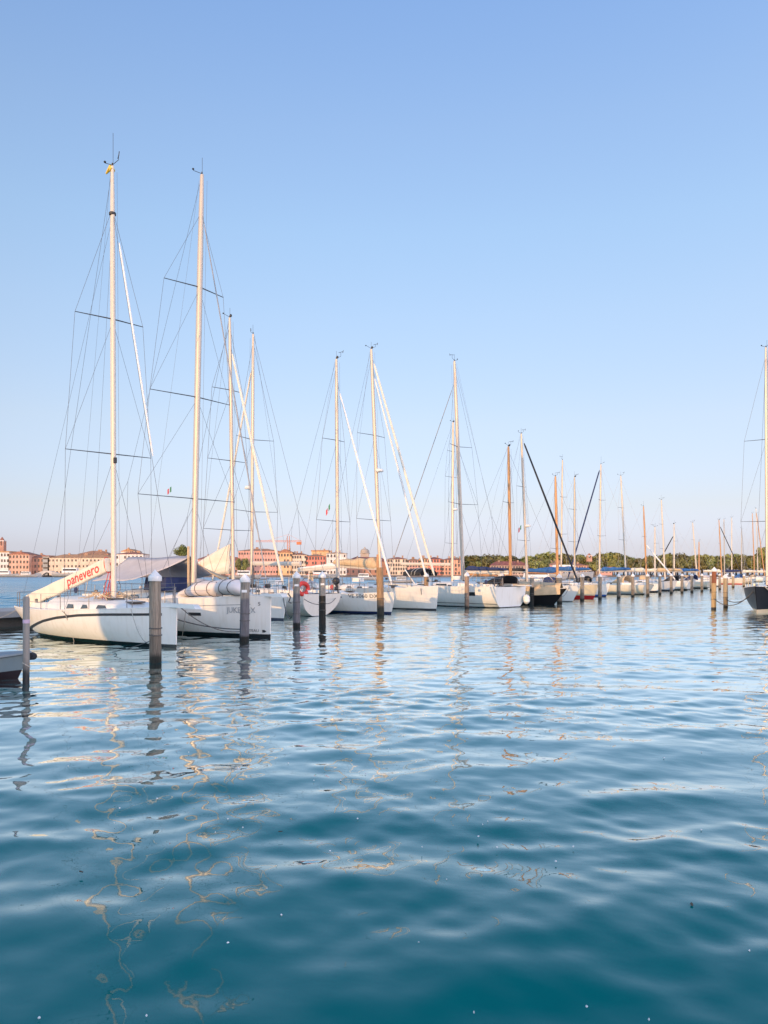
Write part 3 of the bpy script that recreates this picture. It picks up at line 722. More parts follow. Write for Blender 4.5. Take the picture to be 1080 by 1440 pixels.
wire('anchor', [Vector((h3.L / 2 + .1, 0, 1.38)), Vector((h3.L / 2 + .3, 0, 1.2)), Vector((h3.L / 2 + .15, .0, .95)), Vector((h3.L / 2 + .35, 0, .9))], .04, M['ropedark'], b3.root)

# ---- 4: stern-out cruiser with the round transom
h4 = Hull(L=11.0, B=3.55, fb=1.4, fs=1.25, tw=.78, rake=.8, over=.25, rev=-.15, sk=-.12, p=2.0, full=.72)
b4 = make_boat('white yacht showing its round transom to the water, with a red horseshoe buoy', stern=(-3.5, 43.0), head=(-.72, .69), hull=h4,
    hullmat=bmat('hull_white_d', WHITE, (.72, .72, .72), (.06, .065, .08), .02, .06),
    mast=dict(**mp((354, 806), (356, 470), 47.4), r=.105, mat='alu', spreaders=((.31, 1.75, .3), (.59, 1.4, .3)), wire=.009, split=True, radar=.405,
              furl=((.87, .07, 'sail', .02, .97),)), boom=dict(len=4.6, z=3.0, ez=2.95, mat='mastwhite', r=.11))
cockpit(b4, None, True)
wire('ensign_staff', [Vector((-5.3, .9, 1.3)), Vector((-5.5, .9, 2.5))], .02, M['gel'], b4.root)
# lettering on the transom (faces aft)
def transom_text(b, body, y, z, size, m):
    vs, fs = text_mesh(body, size); wd = max(v.x for v in vs)
    MB().add([Vector((-b.h.L / 2 + (b.h.over * .45 + b.h.rev * .55) - .025 - .0, y + wd / 2 - v.x, z + v.y)) for v in vs], fs).build('lettering', M[m], b.hull, smooth=False)
k = MB()
yb, zb = -.55, 1.5
bu = MB().tube([Vector((0, .3 * cos(t), .36 * sin(t))) for t in [math.radians(-60 + 300 * i / 16) for i in range(17)]], .125, 8).build('horseshoe_buoy', M['red'], None)
bu.matrix_world = Matrix.Translation(b4.c) @ Matrix.Rotation(b4.rz, 4, 'Z') @ Matrix.Translation((-5.52, 1.36, 1.55)) @ Matrix.Rotation(math.radians(90), 4, 'X')
tag(bu, 'red horseshoe lifebuoy hanging on the stern rail beside a capped piling', 'lifebuoy')
for s_ in (-.2, .2): MB().tube([Vector((s_ * .3, .36 * s_ * 2.2 + 0, .25)), Vector((s_ * .3, .36 * s_ * 2.2, .42))], .09, 8).build('reflective_band', M['plate'], bu)
# outboard motor on the rail
om = empty('outboard_motor', (0, 0, 0)); om.matrix_world = Matrix.Translation(b4.c) @ Matrix.Rotation(b4.rz, 4, 'Z') @ Matrix.Translation((-5.35, -1.25, 1.75))
tag(om, 'black outboard motor stowed on the stern rail above the round transom', 'outboard motor')
MB().blob((0, 0, .2), (.26, .19, .22), 12, 8).build('engine_cowl', M['dark'], om)
MB().tube([Vector((0, 0, .05)), Vector((-.05, -.1, -.35)), Vector((-.1, -.2, -.7))], [.09, .06, .05], 8).build('shaft', M['dark'], om)
MB().tube([Vector((-.25, -.2, -.72)), Vector((.1, -.2, -.7))], [.03, .07], 8).build('gearcase', M['dark'], om)
MB().tube([Vector((.1, .1, .05)), Vector((.1, .12, -.45))], .03, 6).build('clamp', M['steel'], om)

# ---- 5: VE 5060 DX
h5 = Hull(L=11.0, B=3.5, fb=1.28, fs=1.05, tw=.75, rake=.45, over=.6, p=1.95)
b5 = make_boat('white yacht with black registration letters on its bow and a white furled headsail', stem=(.32, 44.8), head=(.74, -.67), hull=h5,
    hullmat=bmat('hull_white_e', WHITE, (.02, .03, .10), (.015, .02, .05), .06, .16),
    mast=dict(**mp((475, 806), (473, 505), 47.8), r=.11, mat='alu', spreaders=((.31, 1.45, .35), (.655, .95, .3)), wire=.008, split=True, furl=((.885, .075, 'sailwhite', .03, .97),)),
    boom=dict(len=3.8, z=2.75, ez=2.55, mat='mastwhite', cover='sailwhite', cr=.14))
cockpit(b5, 'greytarp', False)
lettering(b5, 'VE 5060 DX', 2.8, .96, .30, 'ink', -1, spacing=1.15)
# ---- 6: grey-white yacht, twin headsails
h6 = Hull(L=12.0, B=3.9, fb=1.55, fs=1.3, tw=.8, rake=.25, over=.6, p=2.1)
b6 = make_boat('pale grey yacht with golden mast, two furled headsails and a cream sail on its boom', stem=(3.35, 50.0), head=(.72, -.69), hull=h6,
    hullmat=bmat('hull_grey', (.70, .68, .63), (.05, .05, .055), (.04, .04, .045), .06, .1),
    mast=dict(**mp((535, 812), (522, 491), 53.4), r=.125, mat='alu', spreaders=((.285, 1.7, .4), (.64, 1.35, .35)), wire=.008, split=True, radar=.49,
              furl=((.955, .085, 'sail', .02, .96), (.90, .075, 'sailwhite', .03, .965)), wmat='wire'),
    boom=dict(len=5.0, z=2.75, ez=3.0, mat='mastwhite', cover='tan', cr=.42, r=.13))
cockpit(b6, None, True)
MB().box((b6.mbase.x - .16, -.1, 2.6), (.2, .2, 2.2), taper=.9).build('halyard_bag', M['wood'], b6.mast)
# ---- 7: stern-out cruiser with two hull windows
h7 = Hull(L=12.2, B=3.95, fb=1.6, fs=1.45, tw=.93, rake=.3, over=.1, rev=.0, sk=-.2, p=2.2, flare=.1, full=.38)
b7 = make_boat('large white yacht with dark hull windows, navy boom cover and its flat transom turned outward', stern=(8.85, 53.6), head=(-.72, .69), hull=h7,
    hullmat=bmat('hull_white_g', WHITE, (.74, .74, .74), (.03, .03, .035), .07, .16), cabin=(.28, .74, .42, .6), wins=((.35, .2), (.7, .22)),
    mast=dict(**mp((651, 808), (639, 508), 56.4), r=.125, mat='alu', spreaders=((.365, 1.75, .3), (.62, 1.3, .3)), wire=.008, split=True, furl=((.9, .03, 'alugrey', .02, .97),), halyard=True),
    boom=dict(len=3.9, z=2.55, ez=2.5, mat='mastwhite', cover='navy', cr=.2))
cockpit(b7, 'black', True, hood_u=.06, hood_h=.58, hood_w=.6)
for x0, x1 in ((-4.4, -3.65), (1.4, 3.1)): hull_panel(b7, x0, x1, .82, 1.08, 1, 'glass')
mb = MB(); n = 30
mb.loft([[h7.side(-6 + 11.8 * i / n, .30, 1, .005) for i in range(n + 1)], [h7.side(-6 + 11.8 * i / n, .25, 1, .005) for i in range(n + 1)]], closed=False, capa=False, capb=False).build('boot_line', M['ink'], b7.hull)
MB().box((-h7.L / 2 - .4, -.9, h7.fs + .08), (1.1, .45, .06)).build('gangplank', M['gel'], b7.root)
# ---- 8: black classic with tan canvas and wooden mast
h8 = Hull(L=11.5, B=3.3, fb=1.25, fs=.95, tw=.6, rake=1.5, over=1.2, p=1.8, flare=.5)
b8 = make_boat('black classic sailing yacht with an orange wooden mast and tan deck canvas', stem=(12.6, 58.6), head=(.72, -.69), hull=h8,
    hullmat=bmat('hull_black', (.014, .014, .016), (.014, .014, .016), BLACKP, .06, .1, rough=.15, grime=.1),
    mast=dict(**mp((718, 808), (715, 628), 61.2), r=.11, mat='wood', spreaders=((.61, .75, .1),), wire=.008, antenna=.4, halyard=True), deck='teak',
    boom=dict(len=4.5, z=2.2, ez=2.3, mat='wood', cover='sail'))
rings = []
for i in range(9):
    t = i / 8; x = .9 + 4.4 * t; wd = h8.deckhb(x) * 1.03; z = h8.deckz(x)
    rings.append([Vector((x, sd_ * wd * f, z + g_)) for sd_, f, g_ in ((-1, 1.01, -.42), (-1, 1.0, .12), (-1, .5, .62 - .3 * t), (1, 0, .78 - .35 * t), (1, .5, .62 - .3 * t), (1, 1.0, .12), (1, 1.01, -.42))])
MB().loft(rings, closed=False, capa=False, capb=False).build('deck_canvas', M['tan'], b8.root, angle=60)
# ---- 9: white yacht with black furled headsail
h9 = Hull(L=10.5, B=3.4, fb=1.35, fs=1.1, tw=.7, rake=1.0, over=.6, p=2.0)
b9 = make_boat('white yacht with a raked bow and a thick black furled headsail', stem=(15.6, 64.6), head=(.72, -.69), hull=h9,
    hullmat=bmat('hull_white_h', (.72, .72, .70), (.4, .4, .4), (.05, .05, .05), .05, .1),
    mast=dict(**mp((741, 808), (733, 610), 67.7), r=.1, mat='alu', spreaders=((.305, 1.0, .2), (.655, .75, .2)), wire=.007, radar=.4, furl=((.965, .085, 'black', .03, .97),)),
    boom=dict(len=3.9, z=2.5, cover='black'))
cockpit(b9, 'black', True)
# ---- 10: cream hull with red boot top and orange mast
h10 = Hull(L=10.5, B=3.4, fb=1.35, fs=1.1, tw=.65, rake=.7, over=.9, p=1.9)
b10 = make_boat('cream wooden yacht with a red waterline band and orange mast', mastpos=P(783, 0, 74)[:2], head=(.72, -.69), hull=h10,
    hullmat=bmat('hull_cream', (.62, .55, .40), (.45, .02, .02), (.45, .02, .02), .1, .34), deck='teak',
    mast=dict(**mp((784, 808), (781, 670), 74), r=.115, mat='wood', spreaders=((.34, .9, .15),), wire=.008, halyard=False), boom=dict(len=4.2, z=2.4, ez=2.5, mat='wood', cover='blue', cr=.3))

def deck_gear(b, seed):
    r_ = random.Random(seed); h = b.h
    for i in range(4):
        x = r_.uniform(-.35, .36) * h.L; sd_ = r_.choice((-1, 1)); y = sd_ * h.deckhb(x) * .82; z = h.deckz(x)
        MB().tube([Vector((x + .16 * cos(t) * (1 - t / 60), y + .12 * sin(t), z + .05 + t * .004)) for t in [j * .5 for j in range(40)]], .016, 5).build('rope_coil', M[r_.choice(('rope', 'ropedark', 'tan'))], b.root)
    for u in (.06, .45, .93):
        for sd_ in (-1, 1):
            p = h.pt(u, 0, sd_) + Vector((0, -sd_ * .1, .05)); MB().tube([p + Vector((-.13, 0, .05)), p + Vector((-.05, 0, .03)), p + Vector((.05, 0, .03)), p + Vector((.13, 0, .05))], .018, 6).build('cleat', M['steel'], b.root)
    k = MB()
    for j in range(6):
        q = b.mbase + Vector((-.15 + r_.uniform(-.1, .1), r_.uniform(-.25, .25), .1)); k.tube([q, b.at(.1 + .01 * j) + Vector((-.1, .06 * (j - 3) / 3, 0))], .012, 5); k.blob(q + Vector((0, 0, .25)), (.07, .07, .12), 7, 5)
    k.build('halyard_tails', M['dark'], b.root)
    x = -h.L * .12; MB().box((x, 0, h.deckz(x) + (.62 if b.h.fb > 1.3 else .55)), (.75, .5, .26), taper=.9).build('liferaft_case', M['gel'], b.root)
    for sd_ in (-1, 1):
        p = h.pt(.07, 0, sd_) + Vector((0, -sd_ * .1, .35)); MB().blob(p, (.14, .06, .16), 8, 6).build('stern_bag', M[r_.choice(('navy', 'dark', 'red', 'greytarp'))], b.root)
    x = -h.L * .5 + h.L * .12; k = MB()
    for sd_ in (-1, 1): k.tube([Vector((x, sd_ * h.deckhb(x) * .8, h.deckz(x) + .05)), Vector((x + .1, sd_ * h.deckhb(x) * .75, h.deckz(x) + .9)), Vector((x + .1, 0, h.deckz(x) + 1.0))], .018, 6)
    k.build('stern_arch', M['steel'], b.root)
for i_, b_ in enumerate((b2, b3, b4, b5, b6, b7, b8, b9, b10)): deck_gear(b_, 40 + i_)

# ---- the farther boats of the row: (label, mast base px, mast top px, top y, distance, out?, mast material, hull colours, cover, furl)
FAR = [
 ('white yacht with a blue topside stripe and blue boom cover', 808, 808, 671, 80, 1, 'alugrey', (WHITE, (.02, .08, .3), (.05, .05, .06)), 'blue', None, 9.5),
 ('white yacht behind the orange masted one, carrying the taller pale mast', 789, 791, 647, 92, -1, 'alu', (WHITE, (.03, .05, .2), (.05, .05, .06)), 'blue', None, 10.5),
 ('white yacht with a dark blue furled headsail leaning to the left', 843, 845, 653, 90, -1, 'alu', (WHITE, (.5, .5, .5), (.04, .04, .05)), 'blue', ('navy', .97), 10.5),
 ('white yacht with a thin pale mast behind the brown hatch cover', 880, 873, 669, 98, 1, 'mastwhite', (WHITE, (.05, .05, .06), (.02, .02, .02)), 'sail', None, 11),
 ('white yacht with two crossed spars, one of them an orange wooden mast', 909, 905, 712, 104, 1, 'wood', (WHITE, (.05, .05, .06), (.02, .02, .02)), 'sail', ('sailwhite', .5), 10),
 ('small white yacht beside the orange leaning mast, pole thin as a line', 921, 921, 741, 110, -1, 'mastwhite', (WHITE, (.1, .1, .1), (.05, .05, .05)), 'tan', None, 9),
 ('white yacht carrying the tallest pale mast before the dark pair of furled sails', 935, 930, 703, 116, 1, 'mastwhite', (WHITE, (.1, .1, .1), (.03, .03, .03)), 'sail', None, 11),
 ('white yacht with a black furled headsail and blue boom cover', 948, 948, 737, 122, -1, 'mastwhite', (WHITE, (.1, .1, .1), (.03, .03, .03)), 'blue', ('black', .8), 10),
 ('white yacht with a bare white mast left of the short orange pole', 980, 974, 735, 138, 1, 'mastwhite', (WHITE, (.08, .08, .1), (.03, .03, .03)), 'sail', None, 10),
 ('small wooden boat with a short orange mast between two white ones', 983, 983, 762, 146, 1, 'wood', ((.55, .42, .26), (.4, .03, .03), (.1, .02, .02)), 'tan', None, 8),
 ('wooden yacht with a tall orange mast behind the rust coloured piling', 1015, 1011, 731, 165, 1, 'wood', ((.66, .6, .5), (.5, .03, .03), (.3, .02, .02)), 'sail', ('black', .9), 11),
 ('yacht with a dark grey mast close to the tall orange one', 1019, 1018, 730, 178, -1, 'alugrey', (WHITE, (.1, .1, .1), (.03, .03, .03)), 'navy', None, 11),
 ('white yacht with a clean white mast right of the grey one', 1029, 1029, 728, 190, 1, 'mastwhite', (WHITE, (.5, .04, .04), (.4, .03, .03)), 'navy', None, 11),
 ('white yacht with a slim grey mast before the thick woods', 1043, 1043, 744, 205, -1, 'alugrey', (WHITE, (.1, .1, .1), (.03, .03, .03)), 'sail', None, 10),
 ('white yacht with an upright orange mast under the black boat rigging', 1061, 1058, 722, 220, 1, 'wood', (WHITE, (.1, .1, .1), (.03, .03, .03)), 'sail', None, 12),
 ('yacht whose orange mast leans furthest, near the frame edge', 1075, 1064, 722, 232, 1, 'wood', ((.6, .5, .4), (.1, .1, .1), (.03, .03, .03)), 'sail', None, 12),
 ('white yacht with a white mast beside the leaning orange one', 1066, 1063, 715, 245, -1, 'mastwhite', (WHITE, (.1, .1, .1), (.03, .03, .03)), 'sail', None, 12),
]
for i, (lb, bx, tx, ty, D, out, mm, hc, cov, fu, LL) in enumerate(FAR):
    if hc[0] == WHITE: hc = ((WHITE, (.60, .59, .56), (.66, .62, .52), WHITE, (.48, .50, .53))[i % 5],) + hc[1:]
    hf = Hull(L=LL, B=LL * .32, fb=1.35, fs=1.1, tw=.72, rake=.6, over=.5, p=2.0)
    kk = {}
    if fu: kk['furl'] = ((fu[1], .09, fu[0], .02, .97),)
    bf = make_boat(lb, mastpos=P(bx, 0, D)[:2], head=(.72 * out, -.69 * out), hull=hf, hullmat=bmat('hull_far', hc[0], hc[1], hc[2], .08, .24), detail=1,
        wins=((.35, .14), (.6, .14)), cabin=(.25, .72, .5, .6),
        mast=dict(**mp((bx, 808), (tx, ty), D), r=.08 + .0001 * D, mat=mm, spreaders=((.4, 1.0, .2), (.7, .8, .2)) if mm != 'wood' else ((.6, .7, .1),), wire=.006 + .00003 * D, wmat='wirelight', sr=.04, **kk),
        boom=dict(len=4, z=2.6, cover=cov, cr=.2 + .001 * D))
    cockpit(bf, ('navy', 'black', 'tan', 'greytarp', 'blue', 'black', 'tan')[i % 7], False, hood_h=.7 + .05 * (i % 4), hood_w=.55 + .04 * (i % 3))
# ---- yacht on the far side of the pier with a black bimini
hm = Hull(L=12.5, B=4.0, fb=1.6, fs=1.3, tw=.8, rake=.5, over=.5)
bmi = make_boat('white yacht beyond the pier with a black striped bimini and long pale boom', mastpos=P(636, 0, 74)[:2], head=(.72, -.69), hull=hm, hullmat=bmat('hull_white_m', WHITE, (.1, .1, .1), (.03, .03, .03)), detail=1,
    mast=dict(**mp((636, 800), (637, 594), 74), r=.115, mat='alu', spreaders=((.25, .9, .2), (.66, .9, .2), (.82, .6, .2)), wire=.008, radar=.46), boom=dict(len=6.6, z=3.25, ez=3.35, mat='mastwhite', r=.13))
mb = MB(); rings = []
for i in range(7):
    t = i / 6; x = bmi.mbase.x - 3.0 - 2.2 * t
    rings.append([Vector((x, 1.35 * cos(q), 2.15 + .72 * sin(q) ** .7 * (.85 + .15 * sin(pi * t)))) for q in [pi * k / 8 for k in range(9)]])
bi = mb.loft(rings, closed=False, capa=False, capb=False).build('bimini', M['black'], bmi.root); md = bi.modifiers.new('thickness', 'SOLIDIFY'); md.thickness = .03
for s_ in (-1, 1):
    MB().tube([Vector((bmi.mbase.x - 4.9, s_ * 1.36, 2.75)), Vector((bmi.mbase.x - 3.6, s_ * 1.36, 1.35))], .06, 6).build('bimini_strut', M['gel'], bmi.root)
    for t in (.3, .5): MB().tube([p + Vector((0, 0, .035)) for p in [Vector((bmi.mbase.x - 3.0 - 2.2 * t, 1.36 * cos(q), 2.15 + .74 * sin(q) ** .7)) for q in [pi * k / 8 for k in range(9)]]], .03, 5).build('bimini_stripe', M['gel'], bi)

# ---- right edge: dark hulled boat coming in at the frame
hR = Hull(L=13.5, B=3.9, fb=1.62, fs=1.3, tw=.7, rake=.75, over=.6, p=1.9, flare=.45)
bR = make_boat('black hulled yacht with a cream waterline, bow toward the two bare pilings', stem=(22.45, 46.2), head=(-.60, -.80), hull=hR,
    hullmat=bmat('hull_black_b', (.007, .007, .011), (.62, .52, .36), (.62, .52, .36), .17, .22, rough=.18, grime=.1), group='sailing boats moored along the row of pilings',
    mast=dict(**mp((1079, 812), (1077, 489), 50.5), r=.12, mat='alu', spreaders=((.28, 1.65, .3), (.62, 1.4, .25)), wire=.008, antenna=.5), cabin=(.25, .7, .45, .6))
cockpit(bR, 'navy', True)
wire('bow_roller', [Vector((hR.L / 2 - .6, 0, hR.fb + .06)), Vector((hR.L / 2 + .25, 0, hR.fb + .1))], .06, M['steel'], bR.root)

# ---- small open workboat at lower left
root = empty('work_boat', (0, 0, 0), 0, label='small grey open workboat with a dark red bottom beside the bare pole', cat='boat')
hW = Hull(L=7.0, B=2.0, fb=.58, fs=.5, tw=.8, rake=.35, over=.2, keel=-.25, p=2.4, flare=.3, full=.45)
hd = Vector((.86, -.02, 0)).normalized(); cw_ = Vector((-7.75, 17.6, 0)) - hd * (hW.L / 2 - .2)
hd = Vector((.80, .60, 0)); cw_ = Vector((-8.32, 17.6, 0)) - hd * (hW.L / 2 - .2)
root.location = cw_; root.rotation_euler = (0, 0, math.atan2(hd.y, hd.x))
mb = MB(); mb.loft([[hW.pt(i / 24, k / 10, -1) for k in range(11)] + [hW.pt(i / 24, k / 10, 1) for k in range(9, -1, -1)] for i in range(25)], closed=False)
hl = mb.build('hull', banded('workboat_paint', [(-9, (.018, .008, .010)), (.1, (.02, .009, .012)), (.2, (.19, .25, .275))], .5), root); md = hl.modifiers.new('thickness', 'SOLIDIFY'); md.thickness = .05; md.offset = -1
for sd_ in (-1, 1):
    MB().tube([hW.pt(i / 24, 0, sd_) + Vector((0, 0, .0)) for i in range(25)], .055, 8, squash=(.8, 1.3)).build('gunwale', mat('gunwale_grey', (.25, .29, .31), .6), root)
    MB().box((-2.3, sd_ * .75, .46), (.3, .12, .2)).build('rowlock_block', M['ropedark'], root)
for xx in (-1.8, 0, 1.6): MB().box((xx, 0, .33), (.3, hW.deckhb(xx) * 1.85, .05)).build('thwart', M['concrete'], root)
mb = MB(); mb.loft([[Vector((p.x, p.y * .97 * t, p.z + .015)) for t in (-1, 0, 1)] for p in [hW.pt(u, 0, 1) for u in (.72, .8, .88, .95, .995)]], closed=False, capa=False, capb=False); mb.build('foredeck', mat('foredeck_grey', (.22, .26, .28), .6), root)
MB().tube([(hW.L / 2 - .04, -.17, .5), (hW.L / 2 + .06, -.08, .49), (hW.L / 2 + .06, .08, .49), (hW.L / 2 - .04, .17, .5)], .085, 10).build('bow_fender', M['black'], root)
wire('mooring_loop', [Vector((1.6, .4, .55)), Vector((1.75, .35, .8)), Vector((1.9, .3, .72))], .012, M['ropedark'], root)

# ------------------------------------------------------------------ pilings
POST = [(-9, (.018, .018, .016)), (.16, (.05, .047, .042))]
def postmat(name, wood, wet=.45): return banded(name, [(-9, (.012, .014, .011)), (.14, (.035, .036, .027)), (wet, tuple(v * .62 for v in wood)), (wet + .5, wood)], .85, var=.2, edge=.14, grime=1.0, grain=.5)
pm_grey = postmat('grey_wood', (.34, .285, .225), .3); pm_warm = postmat('warm_wood', (.44, .27, .14), .55); pm_tan = postmat('tan_wood', (.52, .40, .25), .3)
pm_black = banded('tarred_wood', [(-9, (.016, .017, .015)), (1.35, (.34, .30, .255))], .8, edge=.03, grain=.45); pm_rust = banded('rust_wood', [(-9, (.05, .045, .04)), (.15, (.58, .40, .20)), (1.75, (.32, .11, .05))], .7, edge=.02, grain=.45)
pm_bluegrey = banded('blue_grey_wood', [(-9, (.016, .017, .015)), (.25, (.17, .165, .18)), (1.55, (.33, .295, .25))], .8, edge=.08, grain=.45)
for m_ in (pm_grey, pm_warm, pm_tan, pm_black, pm_rust, pm_bluegrey):
    nt = m_.node_tree; b_ = nt.nodes['Principled BSDF']; tcn = nt.nodes.new('ShaderNodeTexCoord'); mpn = nt.nodes.new('ShaderNodeMapping'); mpn.inputs['Scale'].default_value = (14, 14, 1.2)
    nz = nt.nodes.new('ShaderNodeTexNoise'); nz.inputs['Scale'].default_value = 3; nz.inputs['Detail'].default_value = 8; bn = nt.nodes.new('ShaderNodeBump'); bn.inputs['Distance'].default_value = .06
    nt.links.new(tcn.outputs['Object'], mpn.inputs[0]); nt.links.new(mpn.outputs[0], nz.inputs[0]); nt.links.new(nz.outputs['Fac'], bn.inputs['Height']); nt.links.new(bn.outputs[0], b_.inputs['Normal'])
def piling(px, D, topy, label, m, r=.155, cap=True, plate=False, lean=None, group='wooden mooring pilings with white caps', capr=1.18):
    lean = random.uniform(-.022, .022) if lean is None else lean
    p = P(px, 0, D); zt = CZ + (HY - topy) / F * D
    root = empty('mooring_piling', (p.x, p.y, 0), random.uniform(0, 6), label=label, cat='piling', group=group)
    ch = r * 1.6 if cap else 0; zc = zt - ch
    mb = MB(); rings = []
    ph = [random.uniform(0, 6.3) for _ in range(4)]
    for z in (-1.2, 0, .4, .9, 1.4, zc - .05, zc):
        rings.append([Vector((r * (1 + .035 * sin(2 * t + ph[0]) + .025 * sin(5 * t + ph[1] + z)) * cos(t) * (1.04 - .03 * z) + lean * z, r * (1 + .035 * sin(2 * t + ph[0]) + .025 * sin(5 * t + ph[1] + z)) * sin(t) * (1.04 - .03 * z), z)) for t in [2 * pi * k / 18 for k in range(18)]])
    mb.loft(rings).build('post', m, root, angle=50)
    if cap:
        q = r * capr; MB().lathe([(q * .97, -.07), (q, -.06), (q, .045), (q * .96, .06), (q * .05, r * 1.55), (.003, r * 1.6)], (lean * zc, 0, zc), 20).build('cap', M['cap'], root, angle=30)
    if D < 62:
        for z_ in (random.uniform(.55, .8), random.uniform(.85, 1.15)):
            MB().tube([(r * 1.08 * cos(t) + lean * z_, r * 1.08 * sin(t) + lean * z_, z_ + .012 * t / 6.28 * random.uniform(-1, 2)) for t in [2 * pi * i / 16 for i in range(17)]], .016, 5).build('rope_wrap', M['ropedark'], root)
    if plate:
        d = Vector((-p.x, -p.y, 0)).normalized(); d = Matrix.Rotation(-root.rotation_euler.z, 3, 'Z') @ d; s_ = Vector((-d.y, d.x, 0))
        c_ = d * (r * 1.07) + Vector((0, 0, zc - .38)); q = [c_ - s_ * .09 - Vector((0, 0, .045)), c_ + s_ * .09 - Vector((0, 0, .045)), c_ + s_ * .09 + Vector((0, 0, .045)), c_ - s_ * .09 + Vector((0, 0, .045))]
        MB().loft([[v - d * .03 for v in q], [v + d * .012 for v in q]]).build('number_plate', M['plate'], root, smooth=False)
    return root
PW = 'wooden mooring pilings with white caps'
piling(218.5, 20.6, 801, 'largest grey piling with a white cone cap, before the bow of the lettered racing yacht', pm_grey, .15)
piling(343.5, 26.9, 806, 'stained grey capped piling before the bow numbered 5', pm_bluegrey, .155, plate=True)
piling(417, 34.0, 803, 'grey capped piling just left of the red lifebuoy, darker below', pm_bluegrey, .155, plate=True)
piling(453.5, 36.5, 803, 'capped piling tarred black below, in front of the round transom', pm_black, .155, plate=True)
piling(535.5, 43.5, 798, 'tall orange brown piling without cap before the registration lettered bow', pm_warm, .19, cap=False, group='bare mooring pilings')
piling(599.5, 50.5, 805, 'orange brown capped piling before the pale grey bow', pm_warm, .15)
piling(656.5, 53, 804, 'tan capped piling in front of the white hull between its two windows', postmat('pinkish_wood', (.36, .25, .18), .2), .155)
piling(705, 54.5, 804, 'grey capped piling at the corner of the flat white transom', pm_grey, .165)
piling(748, 58.5, 812, 'black topped piling with no white cap beside the black classic yacht', pm_black, .16, cap=False, group='bare mooring pilings')
piling(787, 60, 806, 'broad grey capped piling between the black hull and the raked white bow', pm_grey, .19)
ROW = [(818.5, 66.5), (843.5, 70), (870, 72.5), (890, 77), (911, 81), (928, 86), (944, 90), (959, 93), (973, 96), (987, 100), (1000, 106), (1012, 112), (1022, 120)]
ROWL = ['grey capped piling in front of the red waterline band', 'grey capped piling at the bow of the cream and red yacht', 'grey capped piling beside the blue striped hull',
        'grey capped piling before the brown hatch cover', 'grey capped piling next one right of the brown hatch cover', 'third grey capped piling right of the blue striped hull',
        'fourth grey capped piling right of the blue striped hull', 'fifth grey capped piling right of the blue striped hull', 'sixth grey capped piling right of the blue striped hull',
        'grey capped piling just left of the rust topped one', 'small grey capped piling partly behind the rust topped one', 'small capped piling between the two bare sunlit pilings', 'small pale capped piling just right of the two sunlit pilings']
for (px, D), lb in zip(ROW, ROWL): piling(px, D, 806.2, lb, pm_grey, .165)
for px, D, lb in ((1031, 128, 'small cream capped piling in open sun, left one of a pair'), (1046, 135, 'small cream capped piling in open sun near the black bow')): piling(px, D, 807, lb, pm_tan, .2)
piling(1003.5, 50.9, 797, 'sunlit tan piling with a rust brown top and white cap', pm_rust, .155)
piling(1020.5, 53.2, 807, 'sunlit plain tan piling with a white cap beside the rust topped one', pm_tan, .15)
# thin pole at lower left
p = P(37, 0, 16.6); root = empty('mooring_pole', (p.x, p.y, 0), 0, label='thin bare grey pole with a lilac sticker beside the workboat', cat='pole', group='bare mooring pilings')
MB().tube([(-.02, 0, -1), (0, 0, .6), (0, 0, 1.85), (0, 0, 1.9)], [.07, .07, .068, .05], 16).build('post', banded('grey_pole', [(-9, (.02, .022, .024)), (.5, (.25, .235, .215))], .6, edge=.3), root)
MB().tube([(0, 0, 1.32), (0, 0, 1.40)], .0725, 16).build('sticker', M['lilac'], root)
MB().tube([(.074 * cos(t), .074 * sin(t), .42 - .05 * cos(t - .5)) for t in [2 * pi * i / 12 for i in range(13)]], .012, 5).build('rope_ring', M['rope'], root)

# ------------------------------------------------------------------ ropes
def rope(a_, b_, sag, label, m='rope', r=.012, n=14):
    a_, b_ = Vector(a_), Vector(b_)
    pts = [a_ + (b_ - a_) * (i / n) - Vector((0, 0, sag * 4 * (i / n) * (1 - i / n))) for i in range(n + 1)]
    o = MB().tube(pts, r, 6).build('mooring_rope', M[m]); tag(o, label, 'rope', 'mooring ropes')
wl = lambda b, v: (Matrix.Translation(b.c) @ Matrix.Rotation(b.rz, 4, 'Z')) @ Vector(v)
rope(wl(b1, (4.6, -1.0, 1.25)), P(209, 905, 20.9), .25, 'thin rope down the stern of the lettered racing yacht to its piling')
rope(P(215, 900, 20.75), P(158, 917, 23.2), .03, 'slack rope floating from the largest grey piling', 'ropedark')
rope(wl(b1, (1.2, -1.85, 1.1)), P(104, 901, 27.2), -.05, 'pale rope hanging across the black stripe', r=.013)
rope(wl(b1, (1.0, -1.85, 1.1)), P(140, 893, 26.9), .1, 'dark rope hanging over the cream lit topside', 'ropedark', r=.009)
rope(wl(b2, (-.2, -2.0, 1.4)), P(338, 885, 27.2), .3, 'heavy mooring rope from the tented yacht to the stained piling', 'ropedark', r=.022)
rope(wl(b1, (5.6, .2, 1.3)), P(338, 888, 27.2), .25, 'long mooring rope between the two racing yachts', 'ropedark', r=.016)
rope(wl(b1, (5.4, .5, 1.2)), P(256, 896, 27.5), .03, 'pale rope slanting to the water beside the plumb bow', r=.011)
rope(wl(b1, (-5.2, -1.3, .95)), P(-12, 872, 30), .06, 'pale stern rope running out to the pier', r=.014)
rope(wl(b3, (5.3, 0, 1.2)), P(410, 868, 34.1), .4, 'dark bow rope crossing to the piling by the lifebuoy', 'ropedark', r=.025)
rope(wl(b4, (-5.4, 1.2, 1.0)), P(453, 850, 36.6), .1, 'dark stern rope across the round transom', 'ropedark', r=.018)
rope(wl(b4, (-5.4, -1.2, 1.0)), P(455, 848, 36.6), .15, 'dark stern rope reaching the tarred piling', 'ropedark', r=.018)
